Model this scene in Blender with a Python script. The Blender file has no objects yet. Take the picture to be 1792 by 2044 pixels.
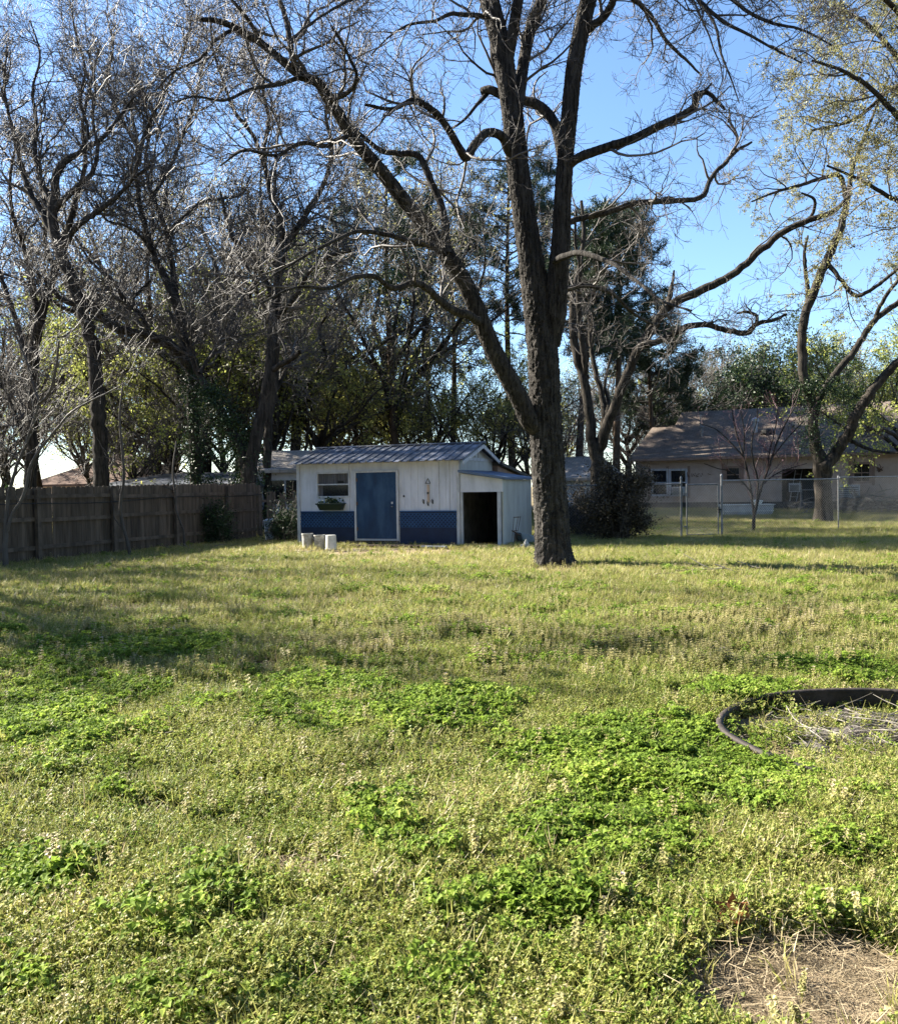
import bpy, math, random
import numpy as np
from mathutils import Matrix, Vector
random.seed(7)
rng = np.random.default_rng(11)
SC = bpy.context.scene
COL = SC.collection
PI = math.pi

# ------------------------------------------------------------------ camera
CAMZ = 1.6
FPX = 1792.0
PITCH = math.atan(50 / FPX)
ROLL = math.radians(0.9)
CR = (Matrix.Rotation(PI / 2 - PITCH, 3, 'X') @ Matrix.Rotation(-ROLL, 3, 'Z'))
cd = bpy.data.cameras.new('camera')
cam = bpy.data.objects.new('camera', cd)
COL.objects.link(cam)
cam.matrix_world = Matrix.Translation((0, 0, CAMZ)) @ CR.to_4x4()
cd.sensor_fit = 'HORIZONTAL'
cd.sensor_width = 36
cd.lens = 36
cd.clip_end = 3000
cd.clip_start = 0.05
SC.camera = cam

# ------------------------------------------------------------------ world, sun, exposure
AZ, EL = math.radians(-66.7), math.radians(33)
w = bpy.data.worlds.new("World")
SC.world = w
w.use_nodes = True
nt = w.node_tree
sk = nt.nodes.new('ShaderNodeTexSky')
sk.sky_type = 'NISHITA'
sk.sun_disc = False
sk.sun_elevation = EL
sk.sun_rotation = AZ
sk.altitude = 100
sk.air_density = 1.0
sk.dust_density = 0.3
sk.ozone_density = 5.0
nt.links.new(sk.outputs[0], nt.nodes['Background'].inputs[0])
nt.nodes['Background'].inputs[1].default_value = 0.056
sd = bpy.data.lights.new('sun', 'SUN')
sd.energy = 5.0
sd.angle = math.radians(0.55)
sd.color = (1.0, 0.93, 0.80)
so = bpy.data.objects.new('sun', sd)
COL.objects.link(so)
so.rotation_euler = Vector((math.sin(AZ) * math.cos(EL), math.cos(AZ) * math.cos(EL), math.sin(EL))).to_track_quat('Z', 'Y').to_euler()
SC.view_settings.view_transform = 'Standard'
SC.view_settings.look = 'None'
SC.view_settings.exposure = 2.45
SC.view_settings.gamma = 1
SC.cycles.max_bounces = 6
SC.cycles.transparent_max_bounces = 8
SC.cycles.use_adaptive_sampling = True

# ------------------------------------------------------------------ measuring: photo pixel -> point of the place
def ray(px, py):
    v = CR @ Vector(((px - 896) / FPX, -(py - 1022) / FPX, -1.0))
    return v / v.y
def at(px, py, Y):
    v = ray(px, py) * Y
    return Vector((v.x, v.y, v.z + CAMZ))
def sst(a, b, x):
    if a > b: return 1 - sst(b, a, x)
    t = np.clip((x - a) / (b - a), 0, 1)
    return t * t * (3 - 2 * t)
def hz(x, y):
    x = np.asarray(x, float); y = np.asarray(y, float)
    z = 0.30 * sst(30, 46, y)
    near = 1 - sst(9, 20, y)
    return z + near * 0.018 * (np.sin(x * 1.9 + 0.6 * y) + np.sin(y * 2.3 - x * 0.7) + np.sin(x * 3.7 + 1.2) * np.cos(y * 3.1))
def gp(px, py):
    r = ray(px, py)
    if r.z > -0.002: return Vector((r.x * 300, 300, 0))
    Y = CAMZ / -r.z
    for _ in range(12):
        Y = (CAMZ - float(hz(r.x * Y, Y))) / -r.z
    return Vector((r.x * Y, Y, float(hz(r.x * Y, Y))))
def plane_hit(px, py, O, U):
    """hit of the pixel ray with the upright plane through O along unit U -> (metres along U, height)"""
    r = ray(px, py)
    # O.xy + s*U.xy = t*r.xy
    d = U.x * (-r.y) - (-r.x) * U.y
    s = (-O.x * (-r.y) + r.x * -O.y * 1.0) / d if d else 0
    A = np.array([[U.x, -r.x], [U.y, -r.y]]); b = np.array([-O.x, -O.y])
    s, t = np.linalg.solve(A, b)
    return float(s), float(CAMZ + r.z * t)

# ------------------------------------------------------------------ object helpers
def tag(o, label=None, cat=None, group=None, kind=None):
    if label: o['label'] = label
    if cat: o['category'] = cat
    if group: o['group'] = group
    if kind: o['kind'] = kind
    return o
def empty(name, loc, rz=0, parent=None):
    o = bpy.data.objects.new(name, None)
    COL.objects.link(o); o.location = loc; o.rotation_euler = (0, 0, rz); o.parent = parent
    o.empty_display_size = 0.2
    return o
def mesh_np(name, V, F, mats, parent=None, smooth=False, link=True, mi=None):
    """V (n,3); F (m,k) int array of equal-size faces or list of such arrays"""
    me = bpy.data.meshes.new(name)
    V = np.asarray(V, dtype=np.float32)
    Fs = F if isinstance(F, list) else [F]
    Fs = [np.asarray(f, dtype=np.int32) for f in Fs if len(f)]
    me.vertices.add(len(V)); me.vertices.foreach_set('co', V.ravel())
    nl = sum(f.size for f in Fs); npoly = sum(len(f) for f in Fs)
    me.loops.add(nl); me.loops.foreach_set('vertex_index', np.concatenate([f.ravel() for f in Fs]))
    st = []; s0 = 0
    for f in Fs:
        st.append(s0 + np.arange(len(f)) * f.shape[1]); s0 += f.size
    me.polygons.add(npoly); me.polygons.foreach_set('loop_start', np.concatenate(st).astype(np.int32))
    try: me.polygons.foreach_set('loop_total', np.concatenate([np.full(len(f), f.shape[1]) for f in Fs]).astype(np.int32))
    except Exception: pass
    for m in (mats if isinstance(mats, (list, tuple)) else [mats]): me.materials.append(m)
    if mi is not None: me.polygons.foreach_set('material_index', np.asarray(mi, dtype=np.int32))
    if smooth: me.polygons.foreach_set('use_smooth', np.ones(npoly, dtype=bool))
    me.update(calc_edges=True)
    o = bpy.data.objects.new(name, me)
    if link: COL.objects.link(o)
    o.parent = parent
    return o
def rmul(*ms):
    r = ms[0]
    for m in ms[1:]: r = r @ m
    return r
class MB:
    """collects boxes, prisms, tubes into one mesh"""
    def __init__(s): s.v = []; s.f4 = []; s.f3 = []; s.fn = []; s.n = 0
    def add(s, vs, fs):
        for f in fs:
            f = [i + s.n for i in f]
            (s.f4 if len(f) == 4 else s.f3 if len(f) == 3 else s.fn).append(f)
        s.v += [tuple(v) for v in vs]; s.n += len(vs); return s
    def box(s, x0, x1, y0, y1, z0, z1):
        return s.add([(x0, y0, z0), (x1, y0, z0), (x1, y1, z0), (x0, y1, z0), (x0, y0, z1), (x1, y0, z1), (x1, y1, z1), (x0, y1, z1)],
                     [(0, 3, 2, 1), (4, 5, 6, 7), (0, 1, 5, 4), (1, 2, 6, 5), (2, 3, 7, 6), (3, 0, 4, 7)])
    def hexa(s, p):
        return s.add(p, [(0, 3, 2, 1), (4, 5, 6, 7), (0, 1, 5, 4), (1, 2, 6, 5), (2, 3, 7, 6), (3, 0, 4, 7)])
    def prism(s, poly, y0, y1):
        """poly of (x,z), extruded along y"""
        n = len(poly)
        vs = [(x, y0, z) for x, z in poly] + [(x, y1, z) for x, z in poly]
        fs = [tuple(range(n)), tuple(range(2 * n - 1, n - 1, -1))] + [(i, i + n, (i + 1) % n + n, (i + 1) % n) for i in range(n)]
        return s.add(vs, fs)
    def tube(s, pts, r, k=6):
        P = np.array([[tuple(p) for p in pts]], float); R = np.array([r if hasattr(r, '__len__') else [r] * len(pts)], float)
        V, F = tubes(P, R, k)
        return s.add(V.tolist(), F.tolist()).cap(pts, k)
    def cap(s, pts, k):
        b = s.n - len(pts) * k
        s.fn.append([b + i for i in range(k)][::-1]); s.fn.append([s.n - k + i for i in range(k)])
        return s
    def lathe(s, prof, c=(0, 0, 0), k=20, closed_bottom=True):
        vs = []; fs = []
        for r, z in prof:
            for i in range(k):
                a = 2 * PI * i / k; vs.append((c[0] + r * math.cos(a), c[1] + r * math.sin(a), c[2] + z))
        for j in range(len(prof) - 1):
            for i in range(k):
                fs.append((j * k + i, j * k + (i + 1) % k, (j + 1) * k + (i + 1) % k, (j + 1) * k + i))
        if closed_bottom: fs.append(tuple(range(k))[::-1])
        return s.add(vs, fs)
    def build(s, name, mat, parent=None, bevel=0, smooth=False):
        me = bpy.data.meshes.new(name)
        me.from_pydata(s.v, [], s.f4 + s.f3 + s.fn)
        me.materials.append(mat)
        if smooth:
            for p in me.polygons: p.use_smooth = True
        me.update()
        o = bpy.data.objects.new(name, me); COL.objects.link(o); o.parent = parent
        if bevel:
            b = o.modifiers.new('bevel', 'BEVEL'); b.width = bevel; b.segments = 2; b.limit_method = 'ANGLE'
        return o
def tubes(P, R, S, phase=None):
    """P (N,K,3), R (N,K) -> tube quads"""
    N, K, _ = P.shape
    T = np.gradient(P, axis=1)
    T /= np.linalg.norm(T, axis=2, keepdims=True) + 1e-9
    D = P[:, -1] - P[:, 0]
    ref = np.zeros((N, 3)); ref[np.arange(N), np.argmin(np.abs(D), axis=1)] = 1
    U = np.cross(T, ref[:, None, :]); U /= np.linalg.norm(U, axis=2, keepdims=True) + 1e-9
    W = np.cross(T, U)
    a = np.arange(S) * 2 * PI / S
    V = P[:, :, None, :] + R[:, :, None, None] * (np.cos(a)[None, None, :, None] * U[:, :, None, :] + np.sin(a)[None, None, :, None] * W[:, :, None, :])
    V = V.reshape(-1, 3)
    base = (np.arange(N) * K * S)[:, None, None] + (np.arange(K - 1) * S)[None, :, None]
    i = np.arange(S)[None, None, :]; j = (np.arange(S) + 1) % S; j = j[None, None, :]
    F = np.stack([base + i, base + j, base + S + j, base + S + i], axis=-1).reshape(-1, 4)
    return V, F
def join(parts):
    Vs = []; Fs = []; n = 0
    for V, F in parts:
        Vs.append(V); Fs.append(F + n); n += len(V)
    return np.concatenate(Vs), np.concatenate(Fs)

# ------------------------------------------------------------------ materials
def mk(name, c1, c2, scale=5, rough=0.8, bump=0.0, stretch=(1, 1, 1), c3=None, spec=0.3, metal=0, bscale=None, island=0.0, trans=0.0, lo=0.35, hi=0.65):
    m = bpy.data.materials.new(name); m.use_nodes = True
    t = m.node_tree; N = t.nodes; L = t.links
    b = N['Principled BSDF']
    b.inputs['Roughness'].default_value = rough
    b.inputs['Specular IOR Level'].default_value = spec
    b.inputs['Metallic'].default_value = metal
    tc = N.new('ShaderNodeTexCoord'); mp = N.new('ShaderNodeMapping'); mp.inputs['Scale'].default_value = stretch
    L.new(tc.outputs['Object'], mp.inputs[0])
    n1 = N.new('ShaderNodeTexNoise'); n1.inputs['Scale'].default_value = scale; n1.inputs['Detail'].default_value = 6; n1.inputs['Roughness'].default_value = 0.65
    L.new(mp.outputs[0], n1.inputs[0])
    r = N.new('ShaderNodeValToRGB'); e = r.color_ramp.elements
    e[0].position = lo; e[0].color = (*c1, 1); e[1].position = hi; e[1].color = (*c2, 1)
    if c3: x = e.new(0.5 * (lo + hi)); x.color = (*c3, 1)
    L.new(n1.outputs[0], r.inputs[0])
    colr = r.outputs[0]
    if island:
        g = N.new('ShaderNodeNewGeometry'); mr = N.new('ShaderNodeMapRange')
        mr.inputs['To Min'].default_value = 1 - island; mr.inputs['To Max'].default_value = 1 + island
        L.new(g.outputs['Random Per Island'], mr.inputs[0])
        hs = N.new('ShaderNodeHueSaturation'); L.new(mr.outputs[0], hs.inputs['Value']); L.new(colr, hs.inputs['Color'])
        colr = hs.outputs[0]
    L.new(colr, b.inputs['Base Color'])
    if bump:
        n2 = N.new('ShaderNodeTexNoise'); n2.inputs['Scale'].default_value = bscale or scale * 3; n2.inputs['Detail'].default_value = 5
        L.new(mp.outputs[0], n2.inputs[0])
        bp = N.new('ShaderNodeBump'); bp.inputs['Strength'].default_value = bump; bp.inputs['Distance'].default_value = 0.02
        L.new(n2.outputs[0], bp.inputs['Height']); L.new(bp.outputs[0], b.inputs['Normal'])
    if trans:
        tr = N.new('ShaderNodeBsdfTranslucent'); L.new(colr, tr.inputs[0])
        mx = N.new('ShaderNodeMixShader'); mx.inputs[0].default_value = trans
        L.new(b.outputs[0], mx.inputs[1]); L.new(tr.outputs[0], mx.inputs[2]); L.new(mx.outputs[0], N['Material Output'].inputs[0])
    return m
def bark(name, c1, c2, s=14, bump=1.0, dist=0.05, zs=0.13):
    m = bpy.data.materials.new(name); m.use_nodes = True
    t = m.node_tree; N = t.nodes; L = t.links; b = N['Principled BSDF']
    b.inputs['Roughness'].default_value = 0.92; b.inputs['Specular IOR Level'].default_value = 0.12
    tc = N.new('ShaderNodeTexCoord'); mp = N.new('ShaderNodeMapping'); mp.inputs['Scale'].default_value = (1, 1, zs)
    L.new(tc.outputs['Object'], mp.inputs[0])
    nz = N.new('ShaderNodeTexNoise'); nz.inputs['Scale'].default_value = s; nz.inputs['Detail'].default_value = 8; nz.inputs['Roughness'].default_value = 0.72; nz.inputs['Distortion'].default_value = 0.7
    L.new(mp.outputs[0], nz.inputs[0])
    r = N.new('ShaderNodeValToRGB'); r.color_ramp.elements[0].position = 0.38; r.color_ramp.elements[0].color = (*c1, 1)
    r.color_ramp.elements[1].position = 0.62; r.color_ramp.elements[1].color = (*c2, 1)
    L.new(nz.outputs[0], r.inputs[0])
    n3 = N.new('ShaderNodeTexNoise'); n3.inputs['Scale'].default_value = 3.5; n3.inputs['Detail'].default_value = 6; L.new(tc.outputs['Object'], n3.inputs[0])
    hs = N.new('ShaderNodeHueSaturation'); mr = N.new('ShaderNodeMapRange'); mr.inputs['To Min'].default_value = 0.3; mr.inputs['To Max'].default_value = 1.7
    L.new(n3.outputs[0], mr.inputs[0]); L.new(mr.outputs[0], hs.inputs['Value']); L.new(r.outputs[0], hs.inputs['Color']); L.new(hs.outputs[0], b.inputs['Base Color'])
    bp = N.new('ShaderNodeBump'); bp.inputs['Strength'].default_value = bump; bp.inputs['Distance'].default_value = dist
    L.new(nz.outputs[0], bp.inputs['Height']); L.new(bp.outputs[0], b.inputs['Normal'])
    return m
def leaf(name, c1, c2, c3=None, nscale=0.8, island=0.35, trans=0.45, rough=0.5, spec=0.3):
    """leaf colour drifts over the yard (position noise) and from leaf to leaf"""
    m = bpy.data.materials.new(name); m.use_nodes = True
    t = m.node_tree; N = t.nodes; L = t.links; b = N['Principled BSDF']
    b.inputs['Roughness'].default_value = rough; b.inputs['Specular IOR Level'].default_value = spec
    g = N.new('ShaderNodeNewGeometry')
    n1 = N.new('ShaderNodeTexNoise'); n1.inputs['Scale'].default_value = nscale; n1.inputs['Detail'].default_value = 4
    L.new(g.outputs['Position'], n1.inputs[0])
    ma = N.new('ShaderNodeMath'); ma.operation = 'MULTIPLY_ADD'; ma.inputs[1].default_value = 0.5; L.new(g.outputs['Random Per Island'], ma.inputs[0])
    m2 = N.new('ShaderNodeMath'); m2.operation = 'SUBTRACT'; L.new(n1.outputs[0], m2.inputs[0]); m2.inputs[1].default_value = 0.25; L.new(m2.outputs[0], ma.inputs[2])
    r = N.new('ShaderNodeValToRGB'); e = r.color_ramp.elements
    e[0].position = 0.3; e[0].color = (*c1, 1); e[1].position = 0.7; e[1].color = (*c2, 1)
    if c3: x = e.new(0.86); x.color = (*c3, 1)
    L.new(ma.outputs[0], r.inputs[0])
    wn = N.new('ShaderNodeTexWhiteNoise'); wn.noise_dimensions = '1D'; L.new(g.outputs['Random Per Island'], wn.inputs['W'])
    mr = N.new('ShaderNodeMapRange'); mr.inputs['To Min'].default_value = 1 - island; mr.inputs['To Max'].default_value = 1 + island; L.new(wn.outputs[0], mr.inputs[0])
    hs = N.new('ShaderNodeHueSaturation'); L.new(mr.outputs[0], hs.inputs['Value']); L.new(r.outputs[0], hs.inputs['Color'])
    L.new(hs.outputs[0], b.inputs['Base Color'])
    tr = N.new('ShaderNodeBsdfTranslucent'); L.new(hs.outputs[0], tr.inputs[0])
    mx = N.new('ShaderNodeMixShader'); mx.inputs[0].default_value = trans
    L.new(b.outputs[0], mx.inputs[1]); L.new(tr.outputs[0], mx.inputs[2]); L.new(mx.outputs[0], N['Material Output'].inputs[0])
    return m

M = {}
M['soil'] = mk('soil', (0.10, 0.075, 0.045), (0.24, 0.19, 0.12), 6, 0.95, 0.8, c3=(0.13, 0.12, 0.06), bscale=40)
M['bark_main'] = bark('bark_main', (0.012, 0.011, 0.0105), (0.082, 0.075, 0.068), 17, 1.0, 0.08)
M['bark_dark'] = bark('bark_dark', (0.012, 0.011, 0.010), (0.06, 0.05, 0.042), 12, 0.9, 0.05)
M['bark_mid'] = bark('bark_mid', (0.012, 0.011, 0.009), (0.06, 0.051, 0.042), 12, 0.9, 0.05)
M['bark_pine'] = bark('bark_pine', (0.03, 0.022, 0.016), (0.12, 0.085, 0.06), 7, 0.9, 0.04)
M['twig'] = mk('twig', (0.038, 0.032, 0.029), (0.10, 0.088, 0.08), 0.8, 0.6, 0, island=0.35, spec=0.3)
M['twig_dark'] = mk('twig_dark', (0.03, 0.025, 0.022), (0.08, 0.068, 0.058), 0.8, 0.65, 0, island=0.35)
M['twig_lit'] = mk('twig_lit', (0.085, 0.073, 0.062), (0.17, 0.15, 0.13), 0.8, 0.6, 0, island=0.35)  # twig copy for background trees; haze and backlit brightness put into the colour
M['twig_red'] = mk('twig_red', (0.06, 0.03, 0.032), (0.13, 0.075, 0.08), 2, 0.6, 0, island=0.3)
M['pine_leaf'] = leaf('pine_leaf', (0.012, 0.026, 0.012), (0.032, 0.052, 0.018), nscale=0.3, trans=0.15)
M['olive_leaf'] = leaf('olive_leaf', (0.18, 0.20, 0.05), (0.46, 0.45, 0.14), nscale=0.3, trans=0.6)
M['spring_leaf'] = leaf('spring_leaf', (0.20, 0.24, 0.05), (0.42, 0.44, 0.12), nscale=0.2, trans=0.55)
M['bud_leaf'] = leaf('bud_leaf', (0.17, 0.16, 0.06), (0.30, 0.29, 0.13), nscale=0.2, trans=0.5)
M['ivy_leaf'] = leaf('ivy_leaf', (0.010, 0.026, 0.010), (0.035, 0.06, 0.018), nscale=1, trans=0.15, rough=0.5, spec=0.25)
M['bush_leaf'] = leaf('bush_leaf', (0.03, 0.025, 0.016), (0.10, 0.08, 0.05), nscale=1, trans=0.2, rough=0.5, spec=0.25)
M['bud_red'] = leaf('bud_red', (0.16, 0.06, 0.09), (0.26, 0.11, 0.15), nscale=1, trans=0.4)

# ------------------------------------------------------------------ ground
def grid_lines():
    ys = np.concatenate([np.arange(0.5, 14, 0.12), np.arange(14, 50, 0.6), np.array([52, 56, 62, 70, 80, 100, 140, 200, 300, 500, 900])])
    xs = np.concatenate([-np.array([900, 400, 200, 100, 60, 40, 30, 24]), np.arange(-20, -8, 0.6), np.arange(-8, 8, 0.14), np.arange(8, 24, 0.6), np.array([24, 30, 40, 60, 100, 200, 400, 900])])
    ys = np.concatenate([[-900, -200, -40, -10, -2, -0.5], ys])
    return xs, ys
xs, ys = grid_lines()
X, Y = np.meshgrid(xs, ys)
Z = hz(X, Y)
V = np.stack([X, Y, Z], -1).reshape(-1, 3); V_ground = V.copy()
nx = len(xs); ii = (np.arange(len(ys) - 1)[:, None] * nx + np.arange(nx - 1)[None, :]).ravel()
ground = mesh_np('ground', V, np.stack([ii, ii + 1, ii + nx + 1, ii + nx], -1), None or bpy.data.materials.new('ground'), smooth=True)
tag(ground, 'weedy back yard soil under the lawn', kind='structure')
def ground_mat(m):
    m.use_nodes = True; t = m.node_tree; N = t.nodes; L = t.links; b = N['Principled BSDF']
    b.inputs['Roughness'].default_value = 0.95; b.inputs['Specular IOR Level'].default_value = 0.1
    g = N.new('ShaderNodeNewGeometry')
    n1 = N.new('ShaderNodeTexNoise'); n1.inputs['Scale'].default_value = 0.35; n1.inputs['Detail'].default_value = 8; n1.inputs['Roughness'].default_value = 0.7
    n2 = N.new('ShaderNodeTexNoise'); n2.inputs['Scale'].default_value = 14; n2.inputs['Detail'].default_value = 8; n2.inputs['Roughness'].default_value = 0.75
    L.new(g.outputs['Position'], n1.inputs[0]); L.new(g.outputs['Position'], n2.inputs[0])
    r1 = N.new('ShaderNodeValToRGB'); e = r1.color_ramp.elements
    e[0].position = 0.35; e[0].color = (0.08, 0.07, 0.03, 1); e[1].position = 0.62; e[1].color = (0.20, 0.155, 0.09, 1)
    r2 = N.new('ShaderNodeValToRGB'); e = r2.color_ramp.elements
    e[0].position = 0.3; e[0].color = (0.035, 0.03, 0.018, 1); e[1].position = 0.7; e[1].color = (0.30, 0.24, 0.15, 1)
    L.new(n1.outputs[0], r1.inputs[0]); L.new(n2.outputs[0], r2.inputs[0])
    mx = N.new('ShaderNodeMixRGB'); mx.inputs[0].default_value = 0.5; L.new(r1.outputs[0], mx.inputs[1]); L.new(r2.outputs[0], mx.inputs[2])
    at_ = N.new('ShaderNodeAttribute'); at_.attribute_name = 'bare'
    r3 = N.new('ShaderNodeValToRGB'); e = r3.color_ramp.elements
    e[0].position = 0.3; e[0].color = (0.10, 0.075, 0.045, 1); e[1].position = 0.7; e[1].color = (0.36, 0.28, 0.19, 1); L.new(n2.outputs[0], r3.inputs[0])
    mb = N.new('ShaderNodeMixRGB'); L.new(at_.outputs['Fac'], mb.inputs[0]); L.new(mx.outputs[0], mb.inputs[1]); L.new(r3.outputs[0], mb.inputs[2])
    L.new(mb.outputs[0], b.inputs['Base Color'])
    bp = N.new('ShaderNodeBump'); bp.inputs['Strength'].default_value = 0.9; bp.inputs['Distance'].default_value = 0.03
    L.new(n2.outputs[0], bp.inputs['Height']); L.new(bp.outputs[0], b.inputs['Normal'])


# ------------------------------------------------------------------ tree building
def resample(pts, n):
    P = np.array([p[:3] for p in pts], float); R = np.array([p[3] for p in pts], float)
    d = np.concatenate([[0], np.cumsum(np.linalg.norm(np.diff(P, axis=0), axis=1))])
    if len(P) > 2:      # Catmull-Rom through the traced points
        m = np.gradient(P, d, axis=0)
        t = np.linspace(0, d[-1], n)
        k = np.clip(np.searchsorted(d, t, side='right') - 1, 0, len(d) - 2)
        h = (d[k + 1] - d[k])[:, None]; u = ((t - d[k])[:, None]) / h
        Q = (2*u**3-3*u**2+1)*P[k] + (u**3-2*u**2+u)*h*m[k] + (-2*u**3+3*u**2)*P[k+1] + (u**3-u**2)*h*m[k+1]
    else:
        t = np.linspace(0, d[-1], n); Q = np.stack([np.interp(t, d, P[:, i]) for i in range(3)], -1)
    return Q, np.interp(t, d, R), d[-1]
def limb_pts(spec, Y0):
    """spec = (y offset at start, y offset at end, [(px,py,r_px)...])"""
    a, b, pts = spec
    out = []
    n = len(pts)
    for i, (px, py, r) in enumerate(pts):
        Yd = Y0 + a + (b - a) * i / (n - 1)
        p = at(px, py, Yd); out.append((p.x, p.y, p.z, r / FPX * Yd))
    return out
def grow(P, R, n, lmin, lmax, amin=0.5, amax=1.2, K=6, wig=0.22, up=0.05, tmin=0.15, rratio=0.45, rmax=1.0, rend=0.35, bias=1.0, rmin=0.003, r=rng):
    """n children spread over parents (by length); returns children's (n,K,3),(n,K)"""
    N, KP, _ = P.shape
    seg = np.linalg.norm(np.diff(P, axis=1), axis=2).sum(1)
    pi = r.choice(N, n, p=seg / seg.sum())
    t = tmin + (1 - tmin) * r.random(n) ** (1 / bias)
    f = t * (KP - 1); i0 = np.minimum(f.astype(int), KP - 2); fr = (f - i0)[:, None]
    S = P[pi, i0] * (1 - fr) + P[pi, i0 + 1] * fr
    rr = R[pi, i0] * (1 - fr[:, 0]) + R[pi, i0 + 1] * fr[:, 0]
    T = P[pi, i0 + 1] - P[pi, i0]; T /= np.linalg.norm(T, axis=1, keepdims=True) + 1e-9
    q = r.normal(size=(n, 3)); q -= (q * T).sum(1, keepdims=True) * T; q /= np.linalg.norm(q, axis=1, keepdims=True) + 1e-9
    a = (amin + (amax - amin) * r.random(n))[:, None]
    D = T * np.cos(a) + q * np.sin(a)
    ln = (lmin + (lmax - lmin) * r.random(n)) * (1.15 - 0.5 * t)
    ln = np.minimum(ln, seg[pi] * 1.0)
    out = [S]; cur = S
    for k in range(K - 1):
        D = D + wig * r.normal(size=(n, 3)); D[:, 2] += up
        D /= np.linalg.norm(D, axis=1, keepdims=True)
        cur = cur + D * (ln / (K - 1))[:, None]; out.append(cur)
    C = np.stack(out, 1)
    r0 = np.maximum(np.minimum(rr * rratio, rmax), rmin * 1.3)
    CRR = r0[:, None] * np.linspace(1, rend, K)[None, :]
    return C, np.maximum(CRR, rmin)
def leaf_quads(C, size, r=rng, flat=0.0, fold=True):
    """small pointed leaves at points C (n,3)"""
    n = len(C)
    a = r.normal(size=(n, 3)); a[:, 2] *= (1 - flat); a /= np.linalg.norm(a, axis=1, keepdims=True)
    b = r.normal(size=(n, 3)); b[:, 2] *= (1 - flat); b -= (a * b).sum(1, keepdims=True) * a; b /= np.linalg.norm(b, axis=1, keepdims=True)
    s = (size * (0.6 + 0.8 * r.random(n)))[:, None]
    V = np.stack([C - a * s * 0.5, C + b * s * 0.32, C + a * s * 0.5, C - b * s * 0.32], 1).reshape(-1, 3)
    F = np.arange(n * 4).reshape(n, 4)
    return V, F
def on_branches(P, n, jit, r=rng, tmin=0.2):
    N, K, _ = P.shape
    pi = r.integers(0, N, n); t = tmin + (1 - tmin) * r.random(n); f = t * (K - 1); i0 = np.minimum(f.astype(int), K - 2); fr = (f - i0)[:, None]
    return P[pi, i0] * (1 - fr) + P[pi, i0 + 1] * fr + r.normal(size=(n, 3)) * jit
def bark_tube(Q, R, S, ridge, seed, flare=0):
    """trunk or thick limb with real furrowed ridges"""
    K = len(Q)
    T = np.gradient(Q, axis=0); T /= np.linalg.norm(T, axis=1, keepdims=True)
    ref = np.array([0, 1.0, 0]) if abs(T[:, 1]).max() < 0.9 else np.array([1.0, 0, 0])
    U = np.cross(T, ref); U /= np.linalg.norm(U, axis=1, keepdims=True); W = np.cross(T, U)
    d = np.concatenate([[0], np.cumsum(np.linalg.norm(np.diff(Q, axis=0), axis=1))])
    a = np.arange(S) * 2 * PI / S
    A, D = np.meshgrid(a, d)
    rg = np.random.default_rng(seed)
    h = np.zeros_like(A)
    for k in range(9):
        f = rg.integers(7, 26); ph = rg.random() * 6.28
        h += np.abs(np.sin(f * 0.5 * A * 1.0 + 0.9 * np.sin(D * rg.uniform(1.5, 7) + ph) + ph)) ** 0.7 * rg.uniform(0.5, 1)
    h = h / 9 - 0.45
    h += 0.12 * np.sin(D * 23 + 5 * np.sin(3 * A)) * (rg.random(A.shape) * 0.8 + 0.2) + 0.12 * rg.normal(size=A.shape)
    rad = R[:, None] + ridge * h * np.clip(R / 0.25, 0.3, 1.2)[:, None]
    if flare: rad = rad * (1 + flare * np.exp(-D / .2) * (.45 + .55 * np.sin(5 * A + 1) ** 2 + .2 * np.sin(3 * A)))
    V = Q[:, None, :] + rad[:, :, None] * (np.cos(A)[:, :, None] * U[:, None, :] + np.sin(A)[:, :, None] * W[:, None, :])
    V = V.reshape(-1, 3)
    b = (np.arange(K - 1) * S)[:, None]; i = np.arange(S)[None, :]; j = (i + 1) % S
    F = np.stack([b + i, b + j, b + S + j, b + S + i], -1).reshape(-1, 4)
    return V, F
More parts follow.
